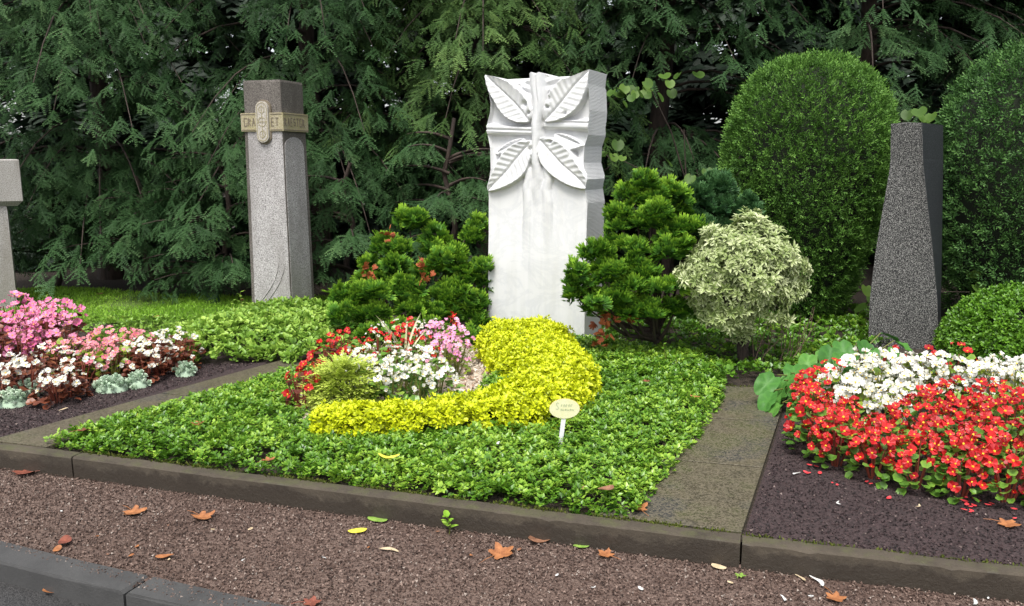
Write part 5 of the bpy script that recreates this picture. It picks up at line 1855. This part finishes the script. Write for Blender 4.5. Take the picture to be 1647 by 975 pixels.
def blade_plant():
    r = np.random.default_rng(8)
    b = P(652, 596, .095)
    root = thing('striped_grass', 'pale arching strap leaves rising out of the middle flower bed', 'plant', b)
    ends = [(-.20, 0, .40), (-.11, .02, .30), (.02, .0, .36), (.12, -.02, .42), (.16, .0, .30), (.20, -.05, .22), (-.05, -.06, .22)]
    for k, e in enumerate(ends):
        e = np.array(e)
        pts = np.array([np.array((e[0] * s ** 1.5, e[1] * s, e[2] * (1.25 * s - .25 * s * s))) for s in np.linspace(0, 1, 9)])
        w = .011 * np.sin(np.linspace(.35, math.pi - .05, 9)) ** .7
        side = np.array((.75, -.55, .2)); side /= np.linalg.norm(side)
        V = np.concatenate([pts - side * w[:, None], pts + side * w[:, None], pts + np.array((0, .004, -.003))])
        F = []
        for i in range(8):
            F += [(i, 18 + i, 18 + i + 1, i + 1), (18 + i, 9 + i, 9 + i + 1, 18 + i + 1)]
        me = mesh_np('blade', V, np.array(F), 'pale_blade', rnd=np.full(len(V), r.uniform(.2, .9)), tip=np.full(len(V), .6))
        link('blade', me, root)


blade_plant()

# a single red bloom on a tall stem at the back of the middle bed
b = P(728, 574, .095)
root = thing('red_bloom', 'single red bloom on a tall stem beside the marble stone', 'flower', b)
tp_ = Q(728, 512, b[1])
acc = Acc(); acc.add(*tube([np.array((0, 0, -.02)), (tp_ - b) * .5 + (.01, 0, 0), tp_ - b], [.004, .004, .003], 5))
link('stem', acc.mesh('stem', 'stem_green', True), root)
for k in range(7):
    a = k * 2.4
    o = link('flower', FL[('petal_red', .060)][k % 4], root, tuple((tp_ - b) + np.array((math.cos(a) * .018, math.sin(a) * .018, -.012 + .012 * k - .03))))
    o.rotation_euler = (random.uniform(.4, 1.4), random.uniform(-.4, .4), a)
    o.scale = (.85, .85, .85)

# loose upright shoots around the pillar and along the edges of the covers
def weed(px, py, h, label, mat='cover', zb=.095, n=9, ls=.04, group=None, seed=0):
    r = np.random.default_rng(seed)
    b = P(px, py, zb)
    root = thing('weed', label, 'weed', b, 0, group)
    acc = Acc(); e = np.array((r.normal(0, .2) * h, r.normal(0, .1) * h, h))
    acc.add(*tube([(0, 0, -.02), e * .5 + (.01, 0, 0), e], [.003, .0025, .0015], 4))
    link('stem', acc.mesh('stem', 'stem_green', True), root)
    lm = leaf4(ls, ls * .55, .15, .1)
    acc = Acc(); s = np.linspace(.3, 1, n); a = np.arange(n) * 2.4
    scatter(acc, lm, s[:, None] * e, frames(np.column_stack([np.cos(a), np.sin(a), np.full(n, .45)]), np.tile((0, 0, 1.), (n, 1))), r.uniform(.7, 1.2, n), r.uniform(.4, 1, n))
    link('leaves', acc.mesh('leaves', mat), root, kind='stuff')


for k, (px, py, h) in enumerate([(388, 500, .26), (372, 505, .2), (412, 512, .22), (445, 520, .2), (482, 515, .26), (490, 505, .18), (340, 520, .16), (75, 480, .12)]):
    weed(px, py + 14, h, ['thin leafy weed shoot just left of the pillar foot', 'pale weed shoot left of the pillar over the lawn', 'weed shoot before the left corner of the pillar', 'weed shoot before the middle of the pillar', 'tall weed shoot before the right face of the pillar', 'short weed shoot at the right corner of the pillar', 'short weed shoot in the loose ground cover left of the pillar', 'tiny weed standing in the lawn by the pink begonias'][k], seed=k)
for k, (px, py, h) in enumerate([(1070, 600, .20), (1085, 603, .14), (1060, 596, .12)]):
    weed(px, py, h, ['tallest thin shoot in front of the tiered cypress', 'thin shoot right of the tallest one before the cypress', 'short shoot left of the tallest one before the cypress'][k], 'ivy', seed=20 + k, ls=.03)
weed(722, 858, .075, 'green seedling growing in the gravel path below the kerb', 'lawn', .0, 8, .045, seed=31)
weed(683, 806, .05, 'small green weed at the foot of the kerb at left', 'lawn', .0, 6, .03, seed=32)


def lime_leaf():
    b = P(226, 588, .095)
    root = thing('lime_leaf', 'upright pale green crinkled leaf among the salmon begonias', 'leaf', b)
    V, F, T = disc_leaf(.17, .075, .3, 14, .0)
    o = link('blade', mesh_np('blade', V, F, 'begonia_lime', rnd=np.full(len(V), .8), tip=T, smooth=True), root, (0, 0, .06))
    o.rotation_euler = (math.radians(80), .1, math.radians(10))
    acc = Acc(); acc.add(*tube([(0, 0, -.02), (0, 0, .07)], [.004, .003], 5))
    link('stalk', acc.mesh('stalk', 'stem_green', True), root)


lime_leaf()


# ------------------------------------------------------------------ fallen leaves and petals
def litter(kind, px, py, size, mat, label, z=.0, rot=None, curl=.35, seed=0, cat='fallen leaf', name='fallen_leaf'):
    r = np.random.default_rng(500 + seed)
    p = P(px, py, z)
    n = 30
    a = np.linspace(0, 2 * math.pi, n, endpoint=False)
    if kind == 'lobed':
        rad = .5 * (.70 + .19 * np.cos(5 * (a - math.pi / 2)) + .07 * np.cos(15 * a + 1) + .10 * np.cos(a - math.pi / 2)) * (1 + r.normal(0, .05, n))
        x, y = np.cos(a) * rad, np.sin(a) * rad
    elif kind == 'oval':
        x, y = np.cos(a) * .27 * (1 + .12 * np.sin(a)), np.sin(a) * .5
    else:
        x, y = np.cos(a) * .11 * (1 + .3 * np.sin(3 * a + seed)) + .18 * np.sin(a) ** 2, np.sin(a) * .5
    ring1 = np.column_stack([x, y]); ring0 = ring1 * .5
    xy = np.concatenate([[(0, 0)], ring0, ring1])
    c1, c2 = r.uniform(-1, 1), r.uniform(.3, 1)
    zz = curl * (c2 * xy[:, 0] ** 2 + c1 * .6 * xy[:, 0] * xy[:, 1] + .5 * xy[:, 1] ** 2) + .03 * np.sin(xy[:, 0] * 11 + seed) * np.abs(xy[:, 1])
    V = np.column_stack([xy, zz]) * size
    V[:, 2] -= V[:, 2].min()
    F3 = [(0, 1 + i, 1 + (i + 1) % n) for i in range(n)]
    F4 = [(1 + i, 1 + n + i, 1 + n + (i + 1) % n, 1 + (i + 1) % n) for i in range(n)]
    acc = Acc(); acc.add(V, np.array(F3)); acc.add(V, np.array(F4) )
    if kind == 'lobed':
        acc.add(*tube([(0, -.2 * size, .004), (.03 * size, -.55 * size, .006), (.09 * size, -.85 * size, .003)], [.0016, .0014, .001], 4))
    o = link(name, acc.mesh(name, mat, True), None, (p[0], p[1], z + .006), label=label, cat=cat)
    o.rotation_euler = (r.normal(0, .06), r.normal(0, .06), r.uniform(0, 6.28) if rot is None else rot)
    return o


LIT = [
    ('lobed', 805, 893, .13, 'leaf_orange', 'large orange brown lobed leaf on the path below the sign', 0.),
    ('oval', 873, 868, .15, 'leaf_brown', 'curled brown leaf leaning on the kerb foot near the sign', 0.),
    ('lobed', 215, 826, .12, 'leaf_orange', 'orange leaf on the path at left, nearer the picture edge', 0.),
    ('lobed', 325, 834, .12, 'leaf_orange', 'orange leaf on the path right of the other orange one at left', 0.),
    ('lobed', 45, 762, .15, 'leaf_red', 'reddish leaf against the kerb foot at the far left', 0.),
    ('oval', 265, 898, .07, 'leaf_orange', 'small orange leaf in the middle of the path at left', 0.),
    ('oval', 105, 873, .09, 'leaf_red', 'narrow red brown leaf near the road kerb', 0.),
    ('oval', 92, 886, .05, 'leaf_orange', 'tiny orange leaf at the edge of the road kerb', 0.),
    ('lobed', 975, 895, .08, 'leaf_orange', 'small orange leaf right of the large one on the path', 0.),
    ('lobed', 1028, 820, .10, 'leaf_orange', 'orange leaf lying on the paving strip at the ground cover edge', .112),
    ('lobed', 1620, 845, .10, 'leaf_orange', 'orange leaf on the dark grit at the right edge', .097),
    ('lobed', 1343, 964, .09, 'leaf_orange', 'orange leaf below the kerb at the bottom right', 0.),
    ('lobed', 500, 972, .08, 'leaf_red', 'red brown leaf at the bottom edge left of the middle', 0.),
    ('oval', 1156, 914, .06, 'leaf_pale', 'pale tan leaf just below the kerb joint', 0.),
    ('oval', 575, 856, .08, 'leaf_yellow', 'yellow curled leaf on the path', 0.),
    ('oval', 607, 838, .09, 'leaf_green', 'green leaf lying on the path near the yellow one', 0.),
    ('petal', 628, 885, .11, 'leaf_pale', 'thin dry olive stalk like leaf on the path', 0.),
    ('oval', 110, 945, .10, 'leaf_yellow', 'yellow green leaf in the gutter of the road', -.083),
    ('oval', 92, 952, .10, 'leaf_orange', 'orange brown leaf in the gutter beside the yellow green one', -.083),
    ('petal', 108, 957, .08, 'petal_fallen', 'white petal in the gutter before the leaves', -.083),
    ('petal', 6, 922, .06, 'petal_fallen', 'white petal in the gutter at the left edge', -.083),
    ('oval', 215, 962, .06, 'leaf_yellow', 'small yellow leaf in the gutter below the kerb joint', -.083),
    ('petal', 390, 903, .035, 'petal_fallen', 'white petal on the path in the left half', 0.),
    ('petal', 522, 899, .03, 'petal_fallen', 'small white petal on the path below the yellow leaf', 0.),
    ('petal', 1318, 937, .10, 'petal_fallen', 'long white petal below the kerb at right', 0.),
    ('petal', 1290, 932, .07, 'leaf_pale', 'tan sliver touching the long white petal below the kerb', 0.),
    ('petal', 1262, 965, .06, 'petal_fallen', 'white petal near the bottom edge at right', 0.),
    ('petal', 1570, 972, .07, 'petal_fallen', 'white petal at the bottom right below the kerb', 0.),
    ('petal', 1279, 763, .065, 'petal_fallen', 'white petal on the dark grit near the strip', .097),
    ('petal', 1347, 811, .06, 'petal_fallen', 'slim white petal in the middle of the dark grit', .097),
    ('petal', 1478, 816, .05, 'leaf_pale', 'tan sliver on the dark grit below the begonias', .097),
    ('petal', 955, 947, .03, 'petal_fallen', 'tiny white petal near the bottom edge in the middle', 0.),
    ('oval', 935, 880, .07, 'leaf_green', 'thin green sprig on the path below the kerb', 0.),
    ('lobed', 1190, 928, .05, 'leaf_green', 'small bright green scrap on the path right of the kerb joint', 0.),
    ('oval', 975, 790, .10, 'leaf_brown', 'dark brown curled leaf on the ground cover near its right corner', .19),
    ('lobed', 135, 695, .08, 'leaf_red', 'dark red leaf on the ground cover at its left corner', .17),
    ('petal', 624, 737, .13, 'leaf_yellow', 'long yellow leaf on the ground cover', .20),
    ('lobed', 432, 742, .07, 'leaf_orange', 'small orange leaf on the ground cover front left of the yellow leaf', .19),
    ('lobed', 318, 684, .08, 'leaf_orange', 'orange leaf on the ground cover left of the flower bed', .20),
    ('petal', 800, 715, .07, 'petal_fallen', 'pale petal caught in the ground cover left of the sign', .21),
    ('oval', 248, 511, .09, 'leaf_orange', 'peach coloured leaf on the lawn', .13),
    ('oval', 160, 474, .09, 'leaf_red', 'reddish leaf at the rear of the lawn', .13),
    ('oval', 388, 484, .09, 'leaf_red', 'pink brown leaf left of the pillar foot', .14),
    ('lobed', 1040, 615, .07, 'leaf_red', 'red brown leaf on the ground cover before the cypress', .20),
    ('oval', 700, 826, .04, 'leaf_green', 'tiny green leaf at the kerb foot', 0.),
    ('petal', 100, 660, .08, 'leaf_pale', 'pale brown leaf in front of the succulents at left', .10),
    ('oval', 1118, 640, .06, 'leaf_orange', 'small orange leaf at the rear end of the ground cover', .19),
]
for k, (kind, a_, b_, s_, mt, lab, z_) in enumerate(LIT):
    litter(kind, a_, b_, s_ * (.8 if kind == 'petal' else 1), mt, lab, z_, seed=k, curl=.9 if mt in ('leaf_brown', 'leaf_orange', 'leaf_red') else .4,
           cat='petal' if mt.startswith('petal') else 'fallen leaf', name='petal' if mt.startswith('petal') else 'fallen_leaf')
r5 = np.random.default_rng(77)
for k in range(26):
    px_ = r5.uniform(1270, 1640); py_ = 742 + (px_ - 1270) * .20 + r5.uniform(0, 30)
    litter('oval', px_, py_, r5.uniform(.018, .034), 'petal_fallen_red', 'fallen red petal on the grit below the red begonias', .097, seed=100 + k, cat='petal', name='petal')['group'] = 'fallen red petals below the red begonias'
for k in range(22):
    px_ = r5.uniform(20, 1600); py_ = 790 + px_ * .085 + r5.uniform(0, 90)
    if py_ < 970:
        litter('oval', px_, py_, r5.uniform(.012, .028), ['leaf_pale', 'petal_fallen', 'leaf_orange', 'leaf_brown'][k % 4], 'tiny scrap of dry leaf scattered on the gravel path', .0, seed=200 + k, cat='leaf scrap', name='leaf_scrap')['group'] = 'leaf scraps on the path'
for k in range(24):
    q_ = sample_poly(ivy_poly, 1, r5)[0]
    if inpoly(q_[:1], q_[1:2], center_bed)[0] or q_[1] > 4.9:
        continue
    dd_ = edge_dist(q_[:1], q_[1:2], ivy_poly)
    o = litter(['oval', 'lobed'][k % 2], 0, 600, r5.uniform(.02, .05), ['leaf_brown', 'leaf_orange', 'leaf_red', 'leaf_yellow'][k % 4], 'small dead leaf scrap caught in the low green ground cover', .0, seed=300 + k, cat='leaf scrap', name='leaf_scrap')
    o.location = (q_[0], q_[1], float(ivy_h(q_[:1], q_[1:2], dd_)[0]) + .008)
    o['group'] = 'leaf scraps in the ground cover'
